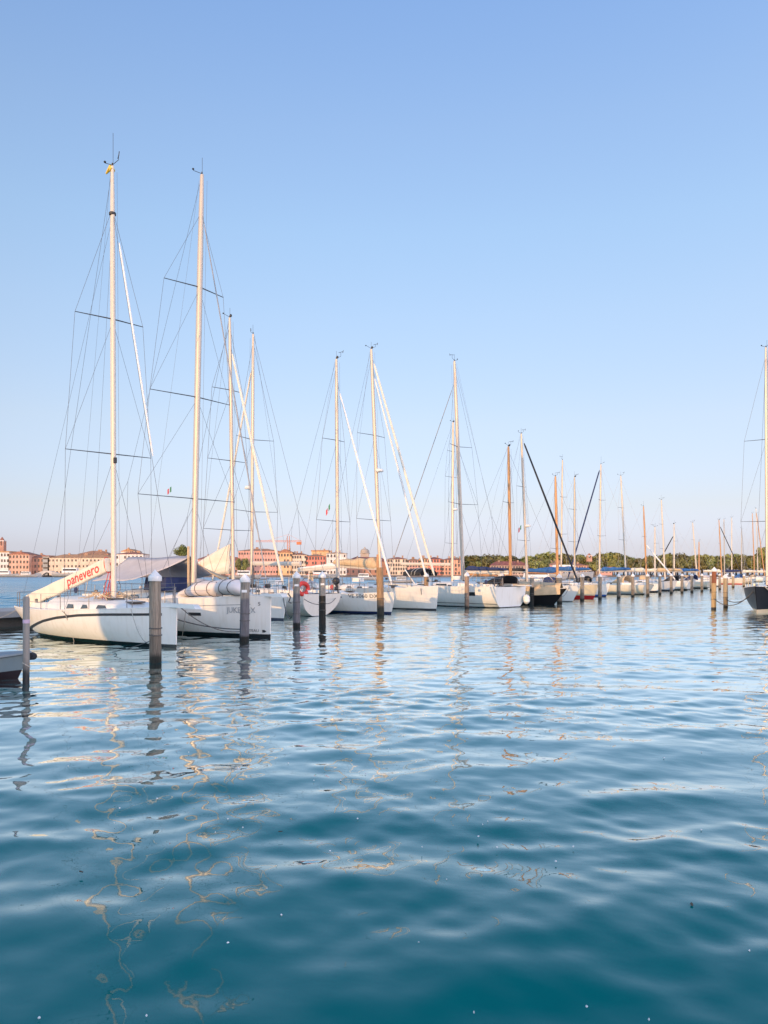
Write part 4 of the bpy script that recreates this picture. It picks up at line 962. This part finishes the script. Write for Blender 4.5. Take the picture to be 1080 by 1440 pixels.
rope(wl(b5, (4.8, -.5, 1.1)), P(533, 852, 43.7), .25, 'bow rope to the tall orange brown piling', 'ropedark', r=.022)
rope(wl(b6, (5.0, -.6, 1.4)), P(597, 850, 50.6), .3, 'bow rope from the pale grey yacht', 'ropedark', r=.022)
rope(wl(b9, (4.4, -.4, 1.2)), P(787, 838, 60.2), .3, 'rope from the raked white bow to the broad piling', 'ropedark', r=.022)
rope(wl(b10, (4.0, -.6, 1.2)), P(818, 836, 66.6), .3, 'rope from the cream yacht to its piling', 'ropedark', r=.022)
rope(wl(bR, (6.3, .0, 1.6)), P(1004, 842, 50.7), .75, 'long sagging rope from the black bow to the rust topped piling', 'ropedark', r=.026)
rope(wl(bR, (6.3, .1, 1.6)), P(1021, 843, 53.0), .5, 'second sagging rope from the black bow to the tan piling', 'ropedark', r=.026)
rope(wl(bR, (6.0, .35, 1.62)), wl(bR, (2.6, 2.4, .2)), .35, 'pale rope drooping along the black hull', 'rope', r=.03)

# fenders hung over the side
def fender(p, label, r=.14, L_=.6):
    root = empty('fender', p, 0, label=label, cat='fender', group='fenders hung from the yachts')
    MB().lathe([(.03, -L_ / 2 - .04), (r * .6, -L_ / 2 + .02), (r, -L_ / 2 + .14), (r, L_ / 2 - .14), (r * .6, L_ / 2 - .02), (.03, L_ / 2 + .04)], n=14).build('fender_body', M['gel'], root)
    MB().tube([(0, 0, L_ / 2), (.02, .02, L_ / 2 + .5)], .012, 5).build('lanyard', M['ropedark'], root)
fender(wl(b3, (4.6, -.95, .75)), 'white fender on the bow quarter left of the lifebuoy piling')
fender(wl(b7, (-6.35, -1.55, .55)), 'round white fender hanging off the flat transom of the large yacht', .24, .62)
fender(wl(b9, (1.0, -1.75, .6)), 'white fender between the black hull and the raked white one')
# foam flecks and leaves drifting by the quay
mb = MB(); rf = random.Random(3)
for i in range(46):
    y = 4.1 + 6.5 * rf.random() ** 1.4; x = rf.uniform(-.5, .5) * y * 1.02; r_ = rf.uniform(.003, .008) * (1 + .06 * y)
    mb.lathe([(r_ * .6, -.004), (r_, .001), (r_ * .7, .006), (.001, .009)], (x, y, .012), 7)
tag(mb.build('foam', M['whitecloth']), kind='stuff')
for i, (x, y, lb) in enumerate(((-.95, 7.05, 'dark drifting leaf in the teal foreground water'), (2.2, 5.5, 'small brown leaf drifting low on the right'), (-2.4, 6.1, 'curled leaf drifting below the mast reflections'))):
    v = [(-.05, 0, 0), (-.02, .022, .006), (.03, .02, .004), (.06, 0, .01), (.03, -.02, .004), (-.02, -.022, .002)]
    o = MB().add([Vector(q) + Vector((0, 0, .004)) for q in v] + [Vector(q) for q in v], [(0, 1, 2, 3, 4, 5), (11, 10, 9, 8, 7, 6)]).build('drifting_leaf', M['bark'], loc=(x, y, .03)); o.rotation_euler = (0, 0, i * 1.3); o.scale = (.45, .45, .6); tag(o, lb, 'leaf', 'leaves drifting on the water')

# flags on the rigging
def flag(p, s, label, tilt=.5):
    root = empty('flag', p, math.radians(20), label=label, cat='flag', group='small flags flown from the rigging')
    for i, mm in enumerate(('green', 'whitecloth', 'redcloth')):
        v = []
        for t in range(4):
            for zz in (0, 1):
                u = (i + t / 3) / 3
                v.append((-.3 * s * u * 3 * .5, .05 * s * sin(u * 7), -zz * s * .62 - tilt * s * u * .8))
        MB().add(v, [(2 * k, 2 * k + 1, 2 * k + 3, 2 * k + 2) for k in range(3)]).build('flag_stripe', M[mm], root)
flag(P(241, 684, 31.2), .34, 'small tricolour flag hanging below the lowest spreader of the tented yacht')
flag(P(464, 708, 47.5), .55, 'limp tricolour flag beside the pale mast with the outboard motor below', 1.0)
flag(P(733, 738, 67.5), .6, 'pale flag under the spreader of the black headsail yacht', .7)

# ------------------------------------------------------------------ pier behind the sterns
pr = empty('pier', (0, 0, 0), 0, label='low grey concrete pier running behind the moored boats', cat='pier')
d = Vector((.49, .87, 0)).normalized(); nrm = Vector((-d.y, d.x, 0)); O = Vector((-16.9, 33.2, 0))
rot = Matrix.Rotation(math.atan2(d.y, d.x), 3, 'Z')
MB().box(O + d * 78 + nrm * 1.6 + Vector((0, 0, .58)), (172, 3.2, .28), rot=rot).build('pier_deck', M['concrete'], pr, smooth=False)
MB().box(O + d * 78 + nrm * 1.8 + Vector((0, 0, .14)), (171, 2.5, .6), rot=rot).build('under_pier_shade', M['ropedark'], pr, smooth=False)  # dark block in place of the shade under the deck
for i in range(36): 
    q = O + d * (-6 + i * 4.8); MB().tube([q + nrm * .5 + Vector((0, 0, -1)), q + nrm * .5 + Vector((0, 0, .44))], .16, 8).build('pier_pile', M['ropedark'], pr)
    MB().tube([q + nrm * 2.7 + Vector((0, 0, -1)), q + nrm * 2.7 + Vector((0, 0, .44))], .16, 8).build('pier_pile', M['ropedark'], pr)

# ------------------------------------------------------------------ far shore
DS = 480.0
def strip(name, x0, x1, y0, y1, z0, z1, m, kind='structure'):
    o = MB().box(((x0 + x1) / 2, (y0 + y1) / 2, (z0 + z1) / 2), (x1 - x0, y1 - y0, z1 - z0)).build(name, m, smooth=False); return tag(o, kind=kind)
strip('far_embankment', -900, 1100, 470, 720, -2, 1.1, mat('embankment_stone', (.15, .13, .12), .9, var=.3, scale=.2))
BM = {}
def wallmat(c):
    if c not in BM: BM[c] = mat('plaster', c, .85, var=.22, scale=.25)
    return BM[c]
winmesh = {}
def building(x0, x1, ytop, col, label, D=480, depth=14, roof='hip', roofh=2.4, rows=3, cols=6, ww=1.0, wh=1.7, name='waterfront_building', chim=1, base=1.1, grp='buildings along the far waterfront', cat='building', roofm='roof'):
    X0, X1 = P(x0, 0, D).x, P(x1, 0, D).x; zt = P(0, ytop, D).z; ze = zt - (roofh if roof else 0)
    W = X1 - X0; root = empty(name, ((X0 + X1) / 2, D, base), 0, label=label, cat=cat, group=grp)
    H = ze - base
    wl_ = MB().box((0, depth / 2, H / 2), (W, depth, H)).build('wall', wallmat(col), root, smooth=False)
    if roof:
        o_ = .5; mb = MB()
        if roof == 'hip':
            i_ = min(W * .45, depth * .45)
            v = [(-W / 2 - o_, -o_, H), (W / 2 + o_, -o_, H), (W / 2 + o_, depth + o_, H), (-W / 2 - o_, depth + o_, H), (-W / 2 + i_, depth / 2, H + roofh), (W / 2 - i_, depth / 2, H + roofh)]
            mb.add(v, [(0, 1, 5, 4), (1, 2, 5), (2, 3, 4, 5), (3, 0, 4), (3, 2, 1, 0)])
        elif roof == 'gable':
            v = [(-W / 2 - o_, -o_, H), (W / 2 + o_, -o_, H), (W / 2 + o_, depth, H), (-W / 2 - o_, depth, H), (0, -o_, H + roofh), (0, depth, H + roofh)]
            mb.add(v, [(0, 4, 5, 3), (1, 2, 5, 4), (0, 1, 4), (2, 3, 5), (3, 2, 1, 0)])
        else:
            mb.box((0, depth / 2, H + roofh / 2), (W + .6, depth + .6, roofh))
        ro = mb.build('roof', M[roofm], root, smooth=False)
        for c in range(chim * random.randint(1, 3)):
            xx = random.uniform(-W * .4, W * .4); MB().box((xx, depth * .4, H + roofh * .8), (1.0, 1.0, 2.4)).build('chimney', wallmat((.40, .25, .17)), ro, smooth=False)
    key = (ww, wh)
    if rows * cols:
        if key not in winmesh:
            o = MB().box((0, 0, 0), (ww, .16, wh)).build('window', M['window'], root, smooth=False); winmesh[key] = o.data; bpy.data.objects.remove(o)
        for r_ in range(rows):
            for c in range(cols):
                if random.random() < .08: continue
                o = bpy.data.objects.new('window', winmesh[key]); COL.objects.link(o); o.parent = root
                o.location = (-W / 2 + W * (c + .5) / cols + random.uniform(-.08, .08), -.03, H * (r_ + .55) / rows)
    return root
CREAM = (.72, .58, .44); PEACH = (.68, .42, .31); PINK = (.66, .36, .29); OCHRE = (.74, .47, .26); CORAL = (.66, .24, .17); BRICK = (.46, .25, .18); WHT = (.74, .69, .63); ORNG = (.70, .38, .25)
building(-12, 13, 775, WHT, 'white palazzo with rows of dark windows at the left end of the far waterfront', rows=4, cols=6, roof='flat', roofh=.8)
building(12, 41, 775.5, PEACH, 'peach palazzo with a low gable roof next to the white one', rows=4, cols=6, roof='gable', roofh=1.8)
building(42, 62, 779, BRICK, 'dark brick house squeezed beside the grey modern block', D=484, rows=3, cols=4)
building(60, 69, 781, (.38, .38, .36), 'narrow grey modern block with dark balcony bands', rows=4, cols=1, ww=3.2, wh=1.0, roof='flat', roofh=.6, chim=0)
building(67, 157, 779, CREAM, 'long cream warehouse with a brown roof behind the lettered boom', rows=3, cols=17, depth=16, roofh=2.4, ww=.9, wh=1.3)
building(110, 152, 774, ORNG, 'orange roofed house rising behind the cream warehouse', D=506, rows=1, cols=6)
building(162, 201, 776, WHT, 'white villa right of the first mast', rows=3, cols=7, roofh=1.4)
building(170, 190, 771.5, WHT, 'gabled upper storey rising over the white villa', D=487, rows=1, cols=3, roof='gable', roofh=1.8, base=10)
building(278, 300, 781, PINK, 'low pink house behind the tan awning', rows=2, cols=4)
building(298, 322, 778, BRICK, 'brick red house with a hipped roof behind the lowered mainsail', D=486, rows=2, cols=5)
building(318, 340, 783, PINK, 'low rose house beside the small green trees', rows=2, cols=4)
building(335, 391, 771, PINK, 'long salmon palace with many small windows', rows=4, cols=15, roofh=1.6, depth=18, ww=.9, wh=1.3)
building(390, 411, 772, OCHRE, 'ochre house with a curved gable right of the salmon palace', rows=4, cols=5, roof='gable', roofh=2.2)
building(410, 431, 777, CREAM, 'pale cream house with tidy window rows between ochre and coral ones', rows=4, cols=6, roofh=1.4)
building(430, 458, 779, CORAL, 'coral red house with dark windows', rows=4, cols=7, roofh=1.4)
building(438, 462, 773.5, OCHRE, 'ochre block rising behind the coral house', D=500, rows=1, cols=4, roof='flat', roofh=.8)
building(459, 487, 776, WHT, 'pale house with an attic terrace behind the mast above the outboard motor', rows=4, cols=6, roofh=1.0)
building(485, 548, 783, BRICK, 'low dark roofed church nave beside the domed tower', D=490, rows=2, cols=8, roofh=3)
building(545, 573, 783, CREAM, 'cream terraced house with tight rows of windows right of the golden mast', rows=4, cols=8, roofh=1.4)
building(572, 591, 785, PINK, 'pink terraced house between cream and ochre neighbours', rows=4, cols=5, roofh=1.4)
building(590, 601, 783, OCHRE, 'narrow ochre house above the black bimini', rows=4, cols=3, roofh=1.2)
building(601, 622, 783, CORAL, 'red house right of the narrow ochre one', rows=4, cols=5, roofh=1.4)
building(621, 652, 784, ORNG, 'orange house at the edge of the woods', rows=4, cols=7, roofh=1.4)
building(690, 744, 789, (.50, .34, .27), 'long low red roofed house in front of the woods', D=470.5, rows=2, cols=14, roofh=2.6, depth=10)
building(772, 792, 789, PINK, 'pink house half hidden behind the orange mast', D=472, rows=2, cols=4)
building(806, 828, 792, ORNG, 'orange house with arched openings left of the small bell tower', D=472, rows=2, cols=6, roofh=1.4)
building(832, 846, 789, WHT, 'white church front right of the small bell tower', D=478, rows=1, cols=2, roof='gable', roofh=2)
building(845, 861, 797, PINK, 'small plain pink house below the woods', D=472, rows=1, cols=3, roofh=.8, roof='flat')
building(205, 241, 786, BRICK, 'low brick house mostly hidden behind the tarpaulin tent', rows=2, cols=7, roofh=1.6)
building(241, 278, 788, PEACH, 'low peach house under the lone round tree', rows=2, cols=7, roofh=1.4)
for i_, (xa, xb, yt, cc, lb) in enumerate(((-62, -13, 777, PEACH, 'peach house beyond the left frame edge next to the white palazzo'), (-118, -63, 779, CREAM, 'cream house two doors left of the white palazzo'), (-180, -119, 776, CORAL, 'coral house well left of the white palazzo'),
        (-260, -181, 780, WHT, 'long white house far left along the waterfront'), (-340, -261, 778, OCHRE, 'ochre house last to the left on the waterfront'))): building(xa, xb, yt, cc, lb, rows=4, cols=8)
def tower(px, D, wpx, ytop, col, label, dome=False):
    p = P(px, 0, D); W = wpx / F * D; H = P(0, ytop, D).z - 1.1
    root = empty('bell_tower', (p.x, D, 1.1), 0, label=label, cat='tower', group='church towers on the far shore')
    MB().box((0, 0, H * .4), (W, W, H * .8)).build('shaft', wallmat(col), root, smooth=False)
    if dome:
        MB().lathe([(W * .62, H * .8), (W * .62, H * .82), (W * .5, H * .83), (W * .5, H * .88), (W * .48, H * .92), (W * .36, H * .965), (W * .12, H * .99), (W * .1, H * 1.02), (.05, H * 1.05)], n=16).build('dome', wallmat((.42, .36, .30)), root)
    else:
        for i in range(4): 
            sx_, sy_ = ((-1, -1), (1, -1), (1, 1), (-1, 1))[i]; MB().box((sx_ * W * .38, sy_ * W * .38, H * .86), (W * .24, W * .24, H * .12)).build('belfry_pier', wallmat(col), root, smooth=False)
        MB().box((0, 0, H * .93), (W * 1.1, W * 1.1, H * .02)).build('cornice', wallmat(WHT), root, smooth=False)
        MB().lathe([(W * .5, H * .94), (W * .3, H * .98), (.1, H * 1.04)], n=8).build('spire', M['roof'], root)
tower(3, 500, 8, 757, BRICK, 'brick bell tower at the left frame edge')
tower(513, 520, 12, 771, (.46, .38, .32), 'domed church tower behind the cream boom sail', True)
tower(828.5, 482, 6.5, 779, (.52, .30, .22), 'small pink bell tower among the trees')
# tower crane
p = P(405.5, 0, 520); cr = empty('tower_crane', (p.x, 520, 1.1), 0, label='orange tower crane with a long jib over the roofs', cat='crane')
zj = P(0, 762, 520).z - 1.1
mb = MB()
for sx_, sy_ in ((-1, -1), (1, -1), (1, 1), (-1, 1)): mb.tube([(sx_ * .7, sy_ * .7, 0), (sx_ * .7, sy_ * .7, zj + 4)], .16, 4)
for i in range(14): z = i * zj / 14; mb.tube([(-.7, -.7, z), (.7, -.7, z + zj / 14)], .1, 4); mb.tube([(.7, .7, z), (-.7, .7, z + zj / 14)], .1, 4)
mb.build('mast_lattice', M['crane'], cr)
mb = MB()
for zz in (0, .9): mb.tube([(-22, 0, zj + zz), (9, 0, zj + zz)], .16, 4)
for i in range(20): x = -22 + i * 1.55; mb.tube([(x, 0, zj), (x + .77, 0, zj + .9), (x + 1.55, 0, zj)], .08, 4)
mb.tube([(-14, 0, zj + .9), (0, 0, zj + 5), (8, 0, zj + .9)], .08, 4); mb.build('jib', M['crane'], cr)
MB().box((7.2, 0, zj - .9), (3.2, 1.6, 2)).build('counterweight', M['crane'], cr, smooth=False)

# trees
def crown_mesh(seed, n=1500, r=4.5, hgt=5.2, q=.55):
    rnd = random.Random(seed); mb = MB(); blobs = []
    for i in range(9): 
        a_ = rnd.uniform(0, 6.28); rr = r * rnd.uniform(.1, .62); blobs.append((Vector((cos(a_) * rr, sin(a_) * rr, hgt * rnd.uniform(.25, .85))), r * rnd.uniform(.32, .55)))
    for i in range(n):
        c, br = rnd.choice(blobs); d = Vector((rnd.gauss(0, 1), rnd.gauss(0, 1), rnd.gauss(0, .9))).normalized()
        p = c + d * br * (rnd.random() ** .35); nn = (d + Vector((rnd.uniform(-.7, .7), rnd.uniform(-.7, .7), rnd.uniform(-.4, .7)))).normalized()
        x = nn.orthogonal().normalized(); y = nn.cross(x); s_ = q * rnd.uniform(.5, 1.15); t = rnd.uniform(0, 6.28); x, y = x * cos(t) + y * sin(t), y * cos(t) - x * sin(t)
        mb.add([p + x * s_, p + y * s_ * .7, p - x * s_, p - y * s_ * .7], [(0, 1, 2, 3)])
    return mb
def make_tree(seed, m='leaf', low=-3.5, **k):
    root = empty('leafy_tree', (0, 0, 0))
    crown_mesh(seed, **k).build('crown', M[m], root, smooth=False)
    hh = k.get('hgt', 5.2)
    tb = MB(); tb.tube([(0, 0, low), (.1, 0, -1), (.1, .1, hh * .6)], [.32, .25, .08], 7)
    for a_ in range(4): tb.tube([(.1, 0, -1 + a_ * .5), (1.6 * cos(a_ * 1.7), 1.6 * sin(a_ * 1.7), 1.2 + .4 * a_)], [.13, .04], 5)
    tb.build('trunk', M['bark'], root); return root
protos = [make_tree(s) for s in range(1, 8)]
used = set()
def place_tree(px, D, ytop, label, group, k=None, sc_=None, w_=1.0):
    k = random.randrange(len(protos)) if k is None else k
    zt = P(0, ytop, D).z; hgt = max(4, zt - 1.1); s_ = hgt / 8.4
    o = protos[k] if k not in used else copy_tree(protos[k]); used.add(k)
    p = P(px, 0, D); o.location = (p.x, D, 1.1 + 3.4 * s_); o.scale = (s_ * w_, s_ * w_, s_); o.rotation_euler = (0, 0, random.uniform(0, 6.28)); tag(o, label, 'tree', group); return o
TL = 'dense green tree in the wood along the far shore'; TG = 'trees of the wood along the far shore'
random.seed(11)
top = lambda x: 782 + 2.2 * sin(x * .021) + 1.6 * sin(x * .07 + 1) + (1.5 if x > 760 and x < 900 else 0) - (4 if 1000 > x > 930 else 0)* .5
x = 650.0
while x < 1120:
    place_tree(x, random.uniform(492, 500), top(x) + random.uniform(-1.5, 3.5), TL, TG, w_=random.uniform(1.0, 1.35)); x += random.uniform(6, 9.5)
x = 655.0
while x < 1120:
    if not (686 < x < 748 or 768 < x < 862):
        place_tree(x, random.uniform(478, 486), top(x) + random.uniform(5, 11), TL, TG, w_=random.uniform(1.0, 1.4))
    x += random.uniform(7, 11)
x = 748.0
for x in (749, 755, 760, 765, 797, 800, 829, 833, 838, 864):
    place_tree(x, 473 + random.uniform(-1.5, 2), random.uniform(789, 796), TL, TG, w_=1.25)
t_ = make_tree(31, 'leafpale', low=-8.6, n=2600, r=4.4, hgt=6.0, q=.42); used_k = t_
p = P(255, 0, 470); t_.location = (p.x * 500 / 470, 500, 12.4); t_.scale = (1.3, 1.3, 1.32); tag(t_, 'round pale green tree standing alone above the tarpaulin tent', 'tree', 'single trees among the far buildings')
for px, lb in ((337, 'slim dark green tree left of the salmon palace'), (345.5, 'second slim green tree touching the salmon palace')):
    o = copy_tree(protos[2 if px < 340 else 4]); p = P(px, 0, 476); o.location = (p.x, 474, 4.6); o.scale = (.62, .62, 1.15); tag(o, lb, 'tree', 'single trees among the far buildings')
place_tree(1078, 470, 772, 'tallest tree of the shore at the right frame edge', TG, w_=.8)

# small boats and posts out on the lagoon
def launch(px, D, L, label, col=(.42, .40, .37), cabin=True, ang=0.1):
    p = P(px, 0, D); hd_ = Vector((cos(ang), sin(ang), 0)); hh = Hull(L=L, B=L * .3, fb=1.1 * L / 8, fs=.8 * L / 8, tw=.8, rake=.7, over=.1, keel=-.3)
    root = empty('motor_launch', (p.x, D, 0), ang, label=label, cat='boat', group='small boats out on the lagoon')
    MB().loft([[hh.pt(i / 14, k / 6, -1) for k in range(7)] + [hh.pt(i / 14, k / 6, 1) for k in range(5, -1, -1)] for i in range(15)], closed=False).build('hull', bmat('launch_hull', col, (.1, .1, .1), (.05, .05, .05)), root)
    MB().loft([[Vector((q.x, q.y * t, q.z)) for t in (-1, 0, 1)] for q in [hh.pt(i / 14, 0, 1) for i in range(15)]], closed=False, capa=False, capb=False).build('deck', M['deck'], root)
    if cabin:
        cb = MB().box((-L * .05, 0, L * .19), (L * .42, L * .2, L * .13), taper=.85).build('wheelhouse', M['gel'], root)
        MB().box((-L * .05, 0, L * .2), (L * .34, L * .202, L * .045)).build('window', M['glass'], cb)
    return root
for a_ in ((8, 462, 16, 'white water bus moored under the white palazzo'), (38, 462, 13, 'small white launch moored under the peach palazzo'), (102, 458, 22, 'long white tour boat moored under the cream warehouse'),
           (345, 330, 14, 'pale launch crossing beyond the lowered mainsail'), (452, 340, 16, 'white launch lying low beyond the round transom'), (513, 260, 9, 'grey launch with a cabin under the cream boom sail'),
           (566, 190, 6, 'small dark motorboat beyond the furled headsails'), (758, 160, 12, 'white motor cruiser between the black classic yacht and the shore'), (797, 300, 22, 'white ferry beyond the blue boom cover')):
    launch(*a_)
p = P(436.5, 0, 120); root = empty('channel_marker', (p.x, 120, 0), 0, label='pale orange channel marker post standing between the two capped pilings', cat='channel marker')
for k in range(3): MB().tube([(.5 * cos(k * 2.1), .5 * sin(k * 2.1), -1), (.16 * cos(k * 2.1), .16 * sin(k * 2.1), 2.9)], .2, 8).build('pile', M['tan'], root)
MB().box((0, 0, 2.4), (.85, .85, .12)).build('iron_band', M['dark'], root)
# small arched bridge on the far quay
br = empty('arched_footbridge', (P(66, 0, 466).x, 466, 0), 0, label='small pale arched footbridge on the far quay', cat='bridge'); rings = []
for i in range(15): 
    t = i / 14; x = -9 + 18 * t; zt_ = 1.3 + 2.6 * sin(pi * t); zb_ = min(zt_ - .5, -1 + 3.9 * max(0, sin(pi * min(max((t - .25) / .5, 0), 1))))
    rings.append([Vector((x, 0, zb_)), Vector((x, 0, zt_)), Vector((x, 3, zt_)), Vector((x, 3, zb_))])
MB().loft(rings).build('arch', wallmat((.6, .54, .48)), br, smooth=False)

# ------------------------------------------------------------------ quay behind the viewer and an unseen building, inferred from its shade and shaped to cast it
strip('quay', -140, 140, -130, 1.2, -2, .75, M['stone'])
strip('quay_corner', -90, -26, 1.2, 7, -2, .75, M['stone'])
rt = empty('unseen_shade_building', (0, 0, .75), math.radians(45), label='unseen ochre building placed on the near quay to shade the near berths', cat='building')
# local x = along the sunlight, local y = across it
q0, q1, p0, p1 = -36.0, -20.5, -30.0, 25.0
MB().box(((q0 + q1) / 2, (p0 + p1) / 2, 3.6), (q1 - q0, p1 - p0, 7.2)).build('wall', wallmat(OCHRE), rt, smooth=False)
mb = MB(); mb.add([(q0, p0, 7.2), (q1, p0, 7.2), (q1, p1, 7.2), (q0, p1, 7.2), ((q0 + q1) / 2, p0 + 5, 8.2), ((q0 + q1) / 2, p1, 8.2)], [(0, 1, 4), (1, 2, 5, 4), (2, 3, 5), (3, 0, 4, 5)]); mb.build('roof', M['roof'], rt, smooth=False)
for r_ in range(2):
    for c in range(9):
        MB().box((q1 + .04, p0 + 4 + c * 6, 2.0 + r_ * 3.1), (.12, 1.4, 1.9)).build('window', M['window'], rt, smooth=False)
